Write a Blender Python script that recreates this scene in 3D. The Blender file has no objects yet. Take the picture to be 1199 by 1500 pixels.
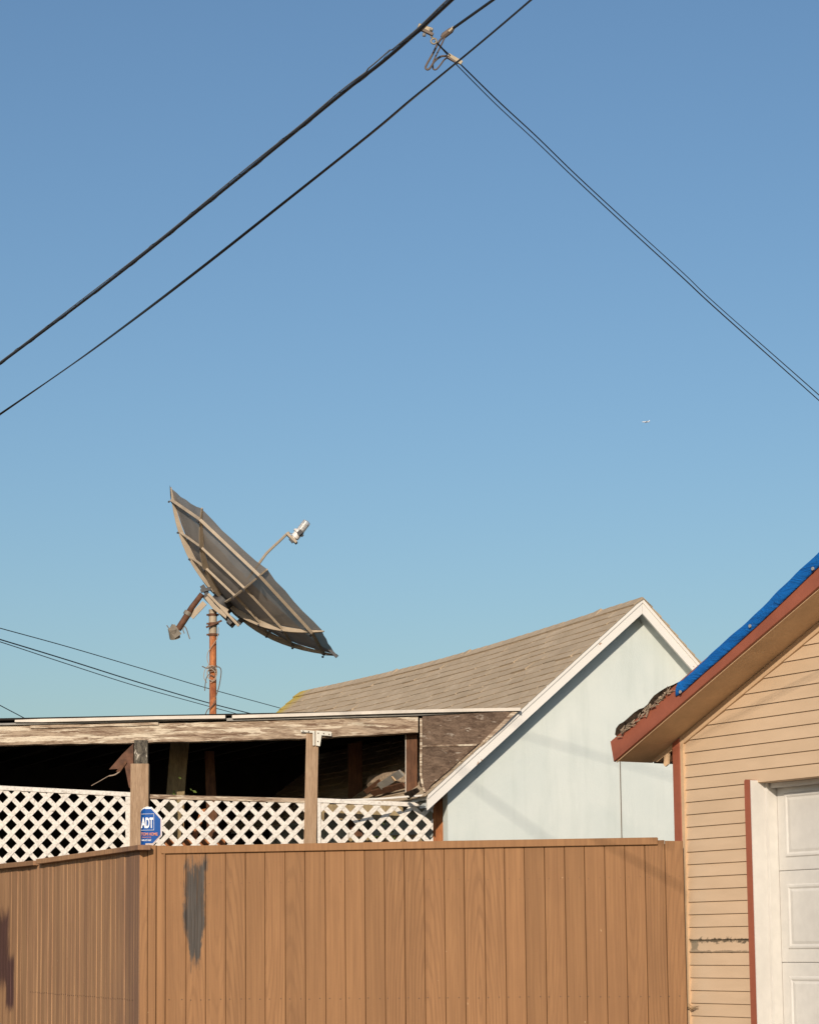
import bpy, bmesh, math, random
from mathutils import Vector, Matrix
random.seed(7)
sc = bpy.context.scene
COL = sc.collection
V = Vector
R = math.radians

# ---------------------------------------------------------------- camera
F, TILT, ROLL, HOR = 3200.0, R(6.6), R(0.62), 1385.0          # focal length in photo pixels
CY = HOR - F * math.tan(TILT)
EYE = V((0, 0, 1.6))
fw = V((0, math.cos(TILT), math.sin(TILT)))
r0 = V((1, 0, 0)); u0 = V((0, -math.sin(TILT), math.cos(TILT)))
rt = math.cos(ROLL) * r0 - math.sin(ROLL) * u0
up = math.cos(ROLL) * u0 + math.sin(ROLL) * r0
cam = bpy.data.objects.new('camera', bpy.data.cameras.new('camera'))
COL.objects.link(cam)
cam.matrix_world = Matrix(((rt.x, up.x, -fw.x, 0), (rt.y, up.y, -fw.y, 0), (rt.z, up.z, -fw.z, EYE.z), (0, 0, 0, 1)))
cam.data.sensor_fit = 'VERTICAL'; cam.data.sensor_height = 36
cam.data.lens = F / 1500 * 36
cam.data.shift_y = (CY - 750) / 1500
cam.data.clip_start = 0.1; cam.data.clip_end = 30000
sc.camera = cam

# ---------------------------------------------------------------- light
SUN_EL, SUN_AZ = 21.5, 9.5      # elevation; degrees left of straight behind the camera
SKY_STR, SUN_STR = 0.108, 4.45
w = bpy.data.worlds.new('World'); sc.world = w; w.use_nodes = True
wn = w.node_tree; wn.nodes.clear()
sky = wn.nodes.new('ShaderNodeTexSky'); sky.sky_type = 'NISHITA'; sky.sun_disc = False
sky.sun_elevation = R(SUN_EL); sky.sun_rotation = R(180 + SUN_AZ)
sky.altitude = 300; sky.air_density = 1.5; sky.dust_density = 1.6; sky.ozone_density = 5.5
bg = wn.nodes.new('ShaderNodeBackground'); bg.inputs[1].default_value = SKY_STR
wo = wn.nodes.new('ShaderNodeOutputWorld')
wn.links.new(sky.outputs[0], bg.inputs[0]); wn.links.new(bg.outputs[0], wo.inputs[0])
sun = bpy.data.objects.new('sun', bpy.data.lights.new('sun', 'SUN')); COL.objects.link(sun)
sun.data.energy = SUN_STR; sun.data.angle = R(0.53); sun.data.color = (1, 0.875, 0.72)
TO_SUN = V((-math.sin(R(SUN_AZ)) * math.cos(R(SUN_EL)), -math.cos(R(SUN_AZ)) * math.cos(R(SUN_EL)), math.sin(R(SUN_EL))))
sun.rotation_euler = TO_SUN.to_track_quat('Z', 'Y').to_euler()
sun.location = (-8, -20, 14)
sc.view_settings.view_transform = 'Standard'; sc.view_settings.look = 'None'
sc.view_settings.exposure = 0; sc.view_settings.gamma = 1
sc.view_settings.use_curve_mapping = False
try:
    sc.cycles.max_bounces = 6; sc.cycles.transparent_max_bounces = 12
except Exception: pass

# ---------------------------------------------------------------- places in the world
def ray(x, y): return fw + rt * ((x - 599.5) / F) + up * ((CY - y) / F)
def at(x, y, Y): d = ray(x, y); return EYE + d * (Y / d.y)
def atz(x, y, z): d = ray(x, y); return EYE + d * ((z - EYE.z) / d.z)
def hit(x, y, P, n): d = ray(x, y); return EYE + d * ((P - EYE).dot(n) / d.dot(n))

# ---------------------------------------------------------------- materials
class NT:
    def __init__(s, name, rough=0.7, spec=0.3, metal=0.0):
        s.m = bpy.data.materials.new(name); s.m.use_nodes = True
        s.t = s.m.node_tree; s.b = s.t.nodes['Principled BSDF']
        s.b.inputs['Roughness'].default_value = rough
        s.b.inputs['Specular IOR Level'].default_value = spec
        s.b.inputs['Metallic'].default_value = metal
    def n(s, typ, **k):
        x = s.t.nodes.new(typ)
        for a, v in k.items(): setattr(x, a, v)
        return x
    def l(s, a, b): s.t.links.new(a, b)
    def sock(s, node, name, v):
        if isinstance(v, bpy.types.NodeSocket): s.l(v, node.inputs[name])
        else: node.inputs[name].default_value = v
    def math(s, op, a, b=0.0, clamp=False):
        x = s.n('ShaderNodeMath', operation=op, use_clamp=clamp)
        s.sock(x, 0, a); s.sock(x, 1, b); return x.outputs[0]
    def mix(s, f, a, b, bt='MIX'):
        x = s.n('ShaderNodeMix', data_type='RGBA', blend_type=bt)
        def c(v): return tuple(v) + (1,) if isinstance(v, tuple) and len(v) == 3 else v
        s.sock(x, 0, f); s.sock(x, 6, c(a)); s.sock(x, 7, c(b)); return x.outputs[2]
    def coord(s, scale=(1, 1, 1), world=False, rnd=True):
        if world: c = s.n('ShaderNodeNewGeometry').outputs['Position']
        else: c = s.n('ShaderNodeTexCoord').outputs['Object']
        if rnd:
            oi = s.n('ShaderNodeObjectInfo').outputs['Random']
            v = s.n('ShaderNodeVectorMath', operation='ADD'); s.l(c, v.inputs[0])
            cb = s.n('ShaderNodeCombineXYZ')
            s.l(s.math('MULTIPLY', oi, 37.0), cb.inputs[0]); s.l(s.math('MULTIPLY', oi, 11.3), cb.inputs[1]); s.l(s.math('MULTIPLY', oi, 23.7), cb.inputs[2])
            s.l(cb.outputs[0], v.inputs[1]); c = v.outputs[0]
        m = s.n('ShaderNodeVectorMath', operation='MULTIPLY'); s.l(c, m.inputs[0]); m.inputs[1].default_value = scale
        return m.outputs[0]
    def noise(s, vec, scale=1, detail=4, rough=0.55, dist=0.0):
        x = s.n('ShaderNodeTexNoise'); s.l(vec, x.inputs['Vector'])
        x.inputs['Scale'].default_value = scale; x.inputs['Detail'].default_value = detail
        x.inputs['Roughness'].default_value = rough; x.inputs['Distortion'].default_value = dist
        return x.outputs['Fac']
    def ramp(s, f, a, b, ya=0.0, yb=1.0):
        x = s.n('ShaderNodeMapRange'); s.l(f, x.inputs[0])
        for i, v in enumerate((a, b, ya, yb)): x.inputs[1 + i].default_value = v
        return x.outputs[0]
    def color(s, c): s.l(c, s.b.inputs['Base Color'])
    def bump(s, h, strength=0.3, dist=0.01):
        x = s.n('ShaderNodeBump'); x.inputs['Strength'].default_value = strength; x.inputs['Distance'].default_value = dist
        s.l(h, x.inputs['Height']); s.l(x.outputs[0], s.b.inputs['Normal'])

def plain(name, c, rough=0.7, spec=0.3, metal=0.0, var=0.12, sc_=6.0, bump=0.15):
    m = NT(name, rough, spec, metal)
    n1 = m.noise(m.coord((1, 1, 1)), sc_, 5, 0.6); n2 = m.noise(m.coord((1, 1, 1)), sc_ * 9, 3)
    d = tuple(x * (1 - 2 * var) for x in c); e = tuple(min(1, x * (1 + var)) for x in c)
    col = m.mix(m.ramp(n1, 0.3, 0.7), d, e)
    col = m.mix(m.ramp(n2, 0.35, 0.7, 0, 0.35), col, tuple(x * 0.8 for x in c))
    m.color(col)
    if bump: m.bump(n2, bump, 0.004)
    return m.m

def two_tone(name, c1, c2, stretch, lo, hi, rough=0.8, spec=0.15, c3=None, fine=(1, 1, 1), bump=0.5, bd=0.008, thr3=(0.6, 0.7)):
    """c1 shows through where c2 has worn off; stretch gives the grain direction"""
    m = NT(name, rough, spec)
    a = m.noise(m.coord(stretch), 1, 8, 0.66, 0.6); f = m.noise(m.coord(tuple(s * 5 for s in stretch)), 1, 5, 0.7, 0.4)
    s_ = m.math('ADD', m.math('MULTIPLY', a, 0.72), m.math('MULTIPLY', f, 0.28))
    k = m.ramp(s_, lo, hi)
    col = m.mix(k, c1, c2)
    if c3:
        g = m.noise(m.coord(tuple(s * 0.6 for s in stretch)), 1, 6, 0.7, 0.3)
        col = m.mix(m.ramp(g, thr3[0], thr3[1]), col, c3)
    col = m.mix(m.ramp(f, 0.3, 0.6, 0.45, 0.0), col, tuple(x * 0.45 for x in c1))
    m.color(col); m.bump(s_, bump, bd)
    return m.m

def fence_mat(name, base, dark, light, patches=(), streak=0.5, grain=0.5, dark_y=None):
    m = NT(name, 0.72, 0.22)
    st = m.noise(m.coord((55, 55, 1.3)), 1, 6, 0.62, 0.25)
    soft = m.noise(m.coord((7, 7, 1.1)), 1, 4, 0.55)
    # cathedral grain: stretched rings round a point that differs for each board
    wv = m.n('ShaderNodeTexWave', wave_type='RINGS', rings_direction='Y', wave_profile='SIN')
    tc = m.n('ShaderNodeTexCoord').outputs['Object']; oi = m.n('ShaderNodeObjectInfo').outputs['Random']
    cb = m.n('ShaderNodeCombineXYZ')
    m.l(m.math('MULTIPLY', m.math('SUBTRACT', m.math('FRACT', m.math('MULTIPLY', oi, 17.0)), 0.5), 0.22), cb.inputs[0])
    m.l(m.math('MULTIPLY', m.math('SUBTRACT', m.math('FRACT', m.math('MULTIPLY', oi, 31.0)), 1.0), 2.2), cb.inputs[2])
    ad = m.n('ShaderNodeVectorMath', operation='ADD'); m.l(tc, ad.inputs[0]); m.l(cb.outputs[0], ad.inputs[1])
    mu = m.n('ShaderNodeVectorMath', operation='MULTIPLY'); m.l(ad.outputs[0], mu.inputs[0]); mu.inputs[1].default_value = (1, 1, 0.085)
    m.l(mu.outputs[0], wv.inputs['Vector']); wv.inputs['Scale'].default_value = 16
    wv.inputs['Distortion'].default_value = 3.0; wv.inputs['Detail'].default_value = 3; wv.inputs['Detail Scale'].default_value = 2.2
    amt = m.math('MULTIPLY', m.ramp(m.math('FRACT', m.math('MULTIPLY', oi, 53.0)), 0.35, 0.9, 0.05, 1.0), grain)
    col = m.mix(m.ramp(soft, 0.3, 0.7), base, tuple(x * 1.10 for x in base))
    col = m.mix(m.math('MULTIPLY', m.ramp(st, 0.42, 0.68), streak), col, dark)
    col = m.mix(m.math('MULTIPLY', m.ramp(st, 0.48, 0.30), streak * 0.7), col, light)
    col = m.mix(m.math('MULTIPLY', m.ramp(wv.outputs['Fac'], 0.55, 0.95), amt), col, dark)
    blot = m.noise(m.coord((1.1, 1.1, 0.8)), 1, 5, 0.6)
    col = m.mix(m.ramp(blot, .50, .72, 0, .38), col, dark)
    tone = m.ramp(m.math('FRACT', m.math('MULTIPLY', oi, 71.0)), 0, 1, 0.87, 1.08)
    tv = m.n('ShaderNodeVectorMath', operation='SCALE'); m.l(col, tv.inputs[0]); m.l(tone, tv.inputs['Scale']); col = tv.outputs[0]
    # small knocks and paint chips
    ch = m.noise(m.coord((30, 30, 16)), 1, 2, 0.5)
    col = m.mix(m.ramp(ch, 0.77, 0.80, 0, 0.6), col, (0.62, 0.45, 0.27))
    for (p0, p1, axis, pc, taper, wob) in patches:
        g = m.n('ShaderNodeNewGeometry'); sp = m.n('ShaderNodeSeparateXYZ'); m.l(g.outputs['Position'], sp.inputs[0])
        ax = sp.outputs[axis]
        cx, hw = (p0[0] + p1[0]) / 2, abs(p1[0] - p0[0]) / 2; cz, hz = (p0[1] + p1[1]) / 2, abs(p1[1] - p0[1]) / 2
        dz = m.math('DIVIDE', m.math('SUBTRACT', sp.outputs[2], cz), hz)
        dx = m.math('DIVIDE', m.math('ABSOLUTE', m.math('SUBTRACT', ax, cx)), hw)
        if taper: dx = m.math('MULTIPLY', dx, m.ramp(dz, -0.25, -1.0, 1.0, 2.6))
        ed = m.noise(m.coord((30, 30, 9), world=True, rnd=False), 1, 5, 0.7)
        ed2 = m.noise(m.coord((6, 6, 5), world=True, rnd=False), 1, 2, 0.5)
        mm = m.math('MAXIMUM', dx, m.math('ABSOLUTE', dz))
        mm = m.math('ADD', mm, m.math('MULTIPLY', m.math('SUBTRACT', ed, 0.5), wob))
        mm = m.math('ADD', mm, m.math('MULTIPLY', m.math('SUBTRACT', ed2, 0.45), wob))
        hf = m.noise(m.coord((240, 240, 6), world=True, rnd=False), 1, 3, .6)
        msk = m.ramp(m.math('ADD', mm, m.math('MULTIPLY', m.math('SUBTRACT', hf, .5), .9)), 1.08, 0.80)
        ln = m.noise(m.coord((160, 160, 3), world=True, rnd=False), 1, 3, 0.6)
        pcol = m.mix(m.ramp(ln, 0.35, 0.65), tuple(x * 0.55 for x in pc), tuple(x * 1.5 for x in pc))
        col = m.mix(m.math('MULTIPLY', msk, m.ramp(ln, 0.2, 0.45, 0.55, 1.0)), col, pcol)
    if dark_y:                                        # a duller, older coat next to the corner
        g = m.n('ShaderNodeNewGeometry'); sp = m.n('ShaderNodeSeparateXYZ'); m.l(g.outputs['Position'], sp.inputs[0])
        e_ = m.noise(m.coord((4, 4, 1.2), world=True, rnd=False), 1, 4, .6); f_ = m.noise(m.coord((30, 30, 1.0), world=True, rnd=False), 1, 4, .6)
        yy = m.math('ADD', sp.outputs[1], m.math('MULTIPLY', m.math('SUBTRACT', e_, .5), 1.2))
        k_ = m.ramp(yy, dark_y[1] + .25, dark_y[1] - .25, 0, 1)
        col = m.mix(m.math('MULTIPLY', k_, m.ramp(f_, .35, .6, .35, .85)), col, (0.175, 0.10, 0.068))
    m.color(col)
    m.bump(m.math('ADD', st, m.math('MULTIPLY', wv.outputs['Fac'], m.math('MULTIPLY', amt, 0.3))), 0.28, 0.004)
    return m.m

# ---------------------------------------------------------------- mesh tools
class MB:
    def __init__(s): s.v = []; s.f = []; s.sm = False
    def add(s, vs, fs):
        o = len(s.v); s.v += [V(v) for v in vs]; s.f += [tuple(o + i for i in f) for f in fs]
    def prism(s, poly, vec):
        """planar polygon pushed along a vector"""
        n = len(poly); vec = V(vec); vs = [V(p) for p in poly] + [V(p) + vec for p in poly]
        fs = [tuple(range(n))[::-1], tuple(range(n, 2 * n))] + [(i, (i + 1) % n, n + (i + 1) % n, n + i) for i in range(n)]
        s.add(vs, fs); return s
    def box(s, o, a, b, c):
        """corner o and three edge vectors"""
        o, a, b, c = V(o), V(a), V(b), V(c)
        return s.prism([o, o + a, o + a + b, o + b], c)
    def bar(s, p, q, wid, thk, side=None, taper=1.0):
        p, q = V(p), V(q); d = (q - p).normalized()
        sd = V(side) if side is not None else (V((0, 0, 1)) if abs(d.z) < .9 else V((1, 0, 0)))
        a = (sd - d * sd.dot(d)).normalized(); b = d.cross(a)
        vs = []
        for e, k in ((p, 1.0), (q, taper)):
            for i, j in ((-1, -1), (1, -1), (1, 1), (-1, 1)): vs.append(e + a * (i * wid / 2 * k) + b * (j * thk / 2 * k))
        s.add(vs, [(3, 2, 1, 0), (4, 5, 6, 7)] + [(i, (i + 1) % 4, 4 + (i + 1) % 4, 4 + i) for i in range(4)]); return s
    def tube(s, pts, r, n=8, closed=False):
        pts = [V(p) for p in pts]; N = len(pts); rs = r if isinstance(r, (list, tuple)) else [r] * N
        d0 = (pts[1] - pts[0]).normalized(); a = d0.orthogonal().normalized(); vs = []; fs = []
        for i, p in enumerate(pts):
            d = (pts[min(i + 1, N - 1)] - pts[max(i - 1, 0)]).normalized()
            a = (a - d * a.dot(d)).normalized(); b = d.cross(a)
            for k in range(n):
                t = 2 * math.pi * k / n; vs.append(p + a * (math.cos(t) * rs[i]) + b * (math.sin(t) * rs[i]))
        for i in range(N - 1):
            for k in range(n): fs.append((i * n + k, i * n + (k + 1) % n, (i + 1) * n + (k + 1) % n, (i + 1) * n + k))
        fs += [tuple(range(n))[::-1], tuple((N - 1) * n + k for k in range(n))]
        s.add(vs, fs); s.sm = True; return s
    def ribbon(s, pts, half_w, half_t, twist, n=8, phase=0.0):
        """flat tape cable that turns about itself as it runs"""
        pts = [V(p) for p in pts]; N = len(pts); a0 = None; vs = []; fs = []; L = 0.0
        for i, p in enumerate(pts):
            if i: L += (p - pts[i - 1]).length
            d = (pts[min(i + 1, N - 1)] - pts[max(i - 1, 0)]).normalized()
            a0 = d.orthogonal().normalized() if a0 is None else (a0 - d * a0.dot(d)).normalized()
            b0 = d.cross(a0); t0 = phase + twist * L + 0.8 * math.sin(L * twist * 0.7)
            a = a0 * math.cos(t0) + b0 * math.sin(t0); b = d.cross(a)
            for k in range(n):
                t = 2 * math.pi * k / n; vs.append(p + a * (math.cos(t) * half_w) + b * (math.sin(t) * half_t))
        for i in range(N - 1):
            for k in range(n): fs.append((i * n + k, i * n + (k + 1) % n, (i + 1) * n + (k + 1) % n, (i + 1) * n + k))
        s.add(vs, fs); s.sm = True; return s
    def build(s, name, mat, parent=None, origin=None, bevel=0.0, smooth=None):
        xs = s.v
        if origin is None:
            lo = [min(v[i] for v in xs) for i in range(3)]; hi = [max(v[i] for v in xs) for i in range(3)]
            origin = V(((lo[0] + hi[0]) / 2, (lo[1] + hi[1]) / 2, lo[2]))
        origin = V(origin)
        me = bpy.data.meshes.new(name); me.from_pydata([tuple(v - origin) for v in xs], [], s.f)
        bm = bmesh.new(); bm.from_mesh(me)
        bmesh.ops.recalc_face_normals(bm, faces=bm.faces)
        if bevel: bmesh.ops.bevel(bm, geom=bm.edges[:], offset=bevel, segments=1, affect='EDGES', profile=0.5)
        bm.to_mesh(me); bm.free()
        sm = s.sm if smooth is None else smooth
        if sm:
            me.polygons.foreach_set('use_smooth', [True] * len(me.polygons))
            try: me.set_sharp_from_angle(angle=R(40))
            except Exception: pass
        me.materials.append(mat); me.update()
        o = bpy.data.objects.new(name, me); COL.objects.link(o)
        place(o, origin, parent)
        return o
def wloc(o):
    p = o.location.copy()
    while o.parent: o = o.parent; p += o.location
    return p
def place(o, p, parent):
    if parent is not None: o.parent = parent; o.location = V(p) - wloc(parent)
    else: o.location = p
def tag(o, label=None, cat=None, group=None, kind=None):
    for k, v in (('label', label), ('category', cat), ('group', group), ('kind', kind)):
        if v: o[k] = v
    return o
def thing(name, loc, label, cat, group=None):
    o = bpy.data.objects.new(name, None); o.empty_display_size = 0.2; COL.objects.link(o); o.location = loc
    return tag(o, label, cat, group)
def spline(pts, n=10):
    P = [V(p) for p in pts]; P = [P[0] * 2 - P[1]] + P + [P[-1] * 2 - P[-2]]; out = []
    for i in range(1, len(P) - 2):
        for k in range(n):
            t = k / n; a, b, c, d = P[i - 1:i + 3]
            out.append(0.5 * ((2 * b) + (c - a) * t + (2 * a - 5 * b + 4 * c - d) * t * t + (3 * b - a - 3 * c + d) * t ** 3))
    return out + [P[-2]]
def clip(poly, fn):
    """keep the part of a 2-D polygon where fn >= 0"""
    out = []
    for i, a in enumerate(poly):
        b = poly[(i + 1) % len(poly)]; fa, fb = fn(a), fn(b)
        if fa >= 0: out.append(a)
        if fa * fb < 0:
            t = fa / (fa - fb); out.append((a[0] + (b[0] - a[0]) * t, a[1] + (b[1] - a[1]) * t))
    return out
Z = V((0, 0, 1))

# ---------------------------------------------------------------- colours
M = {}
M['ground'] = plain('worn_concrete', (0.24, 0.215, 0.185), 0.9, 0.2, var=0.2, sc_=1.5)
M['dirt'] = plain('yard_dirt', (0.16, 0.12, 0.08), 0.95, 0.1, var=0.2, sc_=2)
M['white'] = plain('white_paint', (0.72, 0.68, 0.62), 0.6, 0.3, var=0.06)
M['lattice'] = two_tone('lattice_paint', (0.36, 0.30, 0.24), (0.69, 0.64, 0.58), (9, 9, 9), 0.33, 0.42, bump=0.2, bd=0.002)
m = NT('peeling_white_trim', 0.6, 0.3)
n1 = m.noise(m.coord((5, 5, 5)), 1, 6, .65); n2 = m.noise(m.coord((30, 30, 30)), 1, 3); n3 = m.noise(m.coord((1.5, 1.5, 1.5)), 1, 2)
c = m.mix(n3, (0.70, 0.66, 0.61), (0.78, 0.745, 0.69))
c = m.mix(m.ramp(m.math('ADD', n1, m.math('MULTIPLY', n2, .12)), .735, .75), c, (0.36, 0.22, 0.14))
m.color(c); m.bump(n2, .15, .002); M['trim_white'] = m.m
M['beam'] = two_tone('weathered_beam', (0.17, 0.105, 0.068), (0.42, 0.32, 0.23), (3.2, 14, 34), 0.41, 0.54, c3=(0.66, 0.56, 0.43), thr3=(0.52, 0.56), bump=0.9, bd=0.012)
M['ply'] = two_tone('weathered_plywood', (0.085, 0.053, 0.036), (0.22, 0.15, 0.105), (6, 18, 30), 0.36, 0.60, c3=(0.48, 0.40, 0.32), thr3=(0.60, 0.66), bump=0.8, bd=0.008)
M['post'] = two_tone('grey_post_wood', (0.27, 0.17, 0.10), (0.42, 0.29, 0.19), (26, 26, 2.0), 0.32, 0.62, bump=0.5, bd=0.005)
M['post_old'] = two_tone('blackened_post', (0.035, 0.03, 0.026), (0.15, 0.13, 0.10), (30, 30, 12), 0.40, 0.56, c3=(0.5, 0.44, 0.36), thr3=(0.60, 0.64), bump=0.9, bd=0.01)
M['redwood'] = two_tone('bare_redwood', (0.22, 0.075, 0.032), (0.46, 0.19, 0.075), (30, 30, 2.2), 0.36, 0.60, bump=0.4, bd=0.004)
M['brown_dark'] = two_tone('dark_brown_wood', (0.07, 0.035, 0.022), (0.16, 0.075, 0.04), (25, 25, 3), 0.36, 0.6)
M['tan_wood'] = two_tone('tan_plywood', (0.22, 0.16, 0.09), (0.34, 0.26, 0.145), (12, 12, 2.5), 0.34, 0.62)
M['inner'] = plain('shade_black', (0.022, 0.018, 0.015), 0.9, 0.1, var=0.2)  # near-black colour stands in for deep shade inside the shelter and behind gaps
M['sheet'] = plain('white_metal_edge', (0.60, 0.53, 0.45), 0.5, 0.4, var=0.12, sc_=3)
M['grey_strip'] = plain('grey_metal_strip', (0.26, 0.24, 0.21), 0.6, 0.4, var=0.15)
M['galv'] = plain('galvanised_strap', (0.42, 0.40, 0.35), 0.5, 0.5, 0.3)
M['red'] = plain('red_brown_paint', (0.33, 0.100, 0.056), 0.55, 0.35, var=0.08, sc_=4)
M['siding'] = None
M['soffit'] = plain('soffit_board', (0.62, 0.43, 0.26), 0.75, 0.2, var=0.08, sc_=5)
M['tan_trim'] = plain('tan_trim_paint', (0.60, 0.41, 0.25), 0.6, 0.3, var=0.05)
M['door'] = plain('garage_door_paint', (0.62, 0.59, 0.545), 0.5, 0.4, var=0.04, sc_=2)
M['debris'] = plain('rotten_roof_edge', (0.06, 0.042, 0.03), 0.95, 0.05, var=0.4, sc_=30, bump=1.0)
M['splinter'] = plain('splintered_wood', (0.36, 0.27, 0.19), 0.85, 0.1, var=0.35, sc_=30)
M['dish_beige'] = plain('beige_dish_paint', (0.37, 0.295, 0.215), 0.6, 0.3, var=0.12, sc_=8)
M['dish_dark'] = plain('dark_hub_metal', (0.05, 0.048, 0.05), 0.6, 0.4, var=0.2)
M['rust_dark'] = plain('brown_rusty_tube', (0.13, 0.06, 0.035), 0.7, 0.2, var=0.3, sc_=15)
M['motor'] = plain('grey_motor_case', (0.20, 0.17, 0.135), 0.6, 0.4, var=0.2, sc_=12)
M['rust'] = two_tone('rusty_pipe', (0.24, 0.075, 0.035), (0.50, 0.19, 0.075), (14, 14, 4), 0.38, 0.58, c3=(0.22, 0.15, 0.12), thr3=(0.60, 0.66), bump=0.5, bd=0.004)
M['cable'] = plain('cable_black', (0.022, 0.021, 0.022), 0.45, 0.4, var=0.2, sc_=3)
M['cable_grey'] = plain('messenger_steel', (0.24, 0.22, 0.20), 0.5, 0.5, 0.4)
M['cable_brown'] = plain('old_wire_jacket', (0.14, 0.10, 0.075), 0.6, 0.3)
M['soffit_grey'] = plain('grey_painted_soffit', (0.50, 0.53, 0.52), 0.8, 0.1)
M['clamp'] = plain('clamp_metal', (0.24, 0.19, 0.12), 0.5, 0.5, 0.3, sc_=30)
M['wire_tan'] = plain('tan_wire', (0.36, 0.27, 0.20), 0.6, 0.3)
M['feed_white'] = plain('feed_white', (0.72, 0.68, 0.64), 0.4, 0.5)
M['sign_white'] = plain('sign_white', (0.80, 0.80, 0.80), 0.5, 0.3, var=0.02, bump=0)
M['sign_orange'] = plain('sign_orange', (0.62, 0.22, 0.12), 0.5, 0.3, var=0.02, bump=0)
M['sign_blue'] = plain('sign_blue', (0.006, 0.075, 0.30), 0.55, 0.15, var=0.05, bump=0)
M['plane'] = plain('airliner_white', (0.62, 0.62, 0.63), 0.4, 0.5, var=0.02, bump=0)
M['leaf'] = plain('green_leaf', (0.10, 0.14, 0.03), 0.7, 0.2, var=0.3, sc_=20)
M['twig'] = plain('dry_grass', (0.26, 0.17, 0.09), 0.9, 0.1)
M['nail'] = plain('nail_head', (0.10, 0.06, 0.04), 0.7, 0.3)

m = NT('clear_cap', 0.15, 0.5); m.b.inputs['Base Color'].default_value = (0.9, 0.88, 0.86, 1)
m.b.inputs['Transmission Weight'].default_value = 0.7; M['clear'] = m.m

m = NT('dish_mesh', 0.6, 0.3, 0.2)                     # perforated sheet: fine holes let the sky through
c = m.noise(m.coord((3, 3, 3)), 1, 4); m.color(m.mix(m.ramp(c, .3, .7), (0.20, 0.18, 0.162), (0.33, 0.295, 0.262)))
m.b.inputs['Alpha'].default_value = 0.93; M['mesh'] = m.m

def tarp_mat():
    m = NT('blue_tarp', 0.38, 0.5)
    a = m.noise(m.coord((3, 3, 9), rnd=False), 2, 5, 0.6, 1.0)
    m.color(m.mix(m.ramp(a, .3, .7), (0.003, 0.09, 0.34), (0.006, 0.135, 0.45)))
    m.bump(a, 0.7, 0.03)
    return m.m
M['tarp'] = tarp_mat()

def stucco():
    m = NT('pale_blue_stucco', 0.9, 0.1)
    a = m.noise(m.coord((1, 1, 1), rnd=False), 1.6, 5, 0.6, 0.4); b = m.noise(m.coord((1, 1, 1), rnd=False), 60, 4, 0.6)
    drip = m.noise(m.coord((7, 7, 0.9), rnd=False), 1, 5, 0.6)
    c = m.mix(m.ramp(a, .3, .7), (0.555, 0.60, 0.575), (0.63, 0.66, 0.625))
    c = m.mix(m.ramp(drip, .50, .72, 0, .5), c, (0.49, 0.535, 0.505))
    sp = m.noise(m.coord((9, 9, 9), rnd=False), 1, 2)
    c = m.mix(m.ramp(sp, .76, .80, 0, .5), c, (0.38, 0.40, 0.38))
    m.color(c); m.bump(b, 0.35, 0.006); return m.m
M['stucco'] = stucco()

def shingle():
    m = NT('grey_tan_shingle', 0.95, 0.1)
    a = m.noise(m.coord((1, 1, 1)), 2.2, 5, 0.6); b = m.noise(m.coord((1, 1, 1)), 90, 3, 0.7); d = m.noise(m.coord((6, 6, 14)), 1, 4, .6)
    c = m.mix(m.ramp(a, .3, .7), (0.39, 0.30, 0.205), (0.52, 0.405, 0.285))
    c = m.mix(m.ramp(b, .3, .7, 0, .5), c, (0.29, 0.225, 0.155))
    c = m.mix(m.ramp(d, .55, .7, 0, .45), c, (0.56, 0.46, 0.34))
    # lichen grows along the far rake
    g = m.n('ShaderNodeNewGeometry'); sp = m.n('ShaderNodeSeparateXYZ'); m.l(g.outputs['Position'], sp.inputs[0])
    dist = m.math('ADD', m.math('MULTIPLY', sp.outputs[0], RD.x), m.math('MULTIPLY', sp.outputs[1], RD.y))
    far = m.math('SUBTRACT', ROOF_END, dist)
    li = m.math('ADD', far, m.math('MULTIPLY', m.math('SUBTRACT', m.noise(m.coord((3, 3, 3)), 1, 5, .7), 0.5), 0.7))
    c = m.mix(m.ramp(li, 0.42, 0.12, 0, .85), c, (0.46, 0.34, 0.06))
    m.color(c); m.bump(b, 0.5, 0.006); return m.m

# ================================================================ ground
g = MB(); g.add([(-3000, -3000, 0), (3000, -3000, 0), (3000, 8000, 0), (-3000, 8000, 0)], [(0, 1, 2, 3)])
tag(g.build('ground', M['dirt']), kind='structure')
g = MB(); g.box((-60, -12, 0.004), (120, 0, 0), (0, 24.0, 0), (0, 0, 0.006))
tag(g.build('alley_road', M['ground']), kind='structure')

# ================================================================ pale blue house
HA = R(26)
HG = V((math.cos(HA), math.sin(HA), 0)); HN = V((math.sin(HA), -math.cos(HA), 0)); RD = -HN
HP = at(628, 1181, 20.1)
def hh(x, y, off=0.0): return hit(x, y, HP + HN * off, HN)
Lt, Ap, Rp = hh(625.7, 1163), hh(939.5, 876.5), hh(1022, 970.5)
def hu(p): return (p - HP).dot(HG)
uA, zA = hu(Ap), Ap.z
sL = (zA - Lt.z) / (uA - hu(Lt)); sR = (zA - Rp.z) / (hu(Rp) - uA)
uL = hu(Lt); uR = uA + (zA - Lt.z) / sR
OH = 0.17                                            # gable overhang
def HW(u, d, z): p = HP + HG * u + RD * d; return V((p.x, p.y, z))   # d is the distance behind the fascia
LEN = 8.5
ROOF_END = HW(0, LEN, 0).dot(RD)
M['shingle'] = shingle()
def roof_z(u): return zA - (sL * (uA - u) if u < uA else sR * (u - uA))
house = thing('stucco_house', HW(uA, LEN / 2, 0), 'small pale blue stucco house with steep tan shingle roof behind the fence', 'house')
FB = 0.150                                           # fascia board height, measured upright
uwL = hu(hh(655.5, 1200, -OH)); uwR = uR - 0.15
b = MB()
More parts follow.
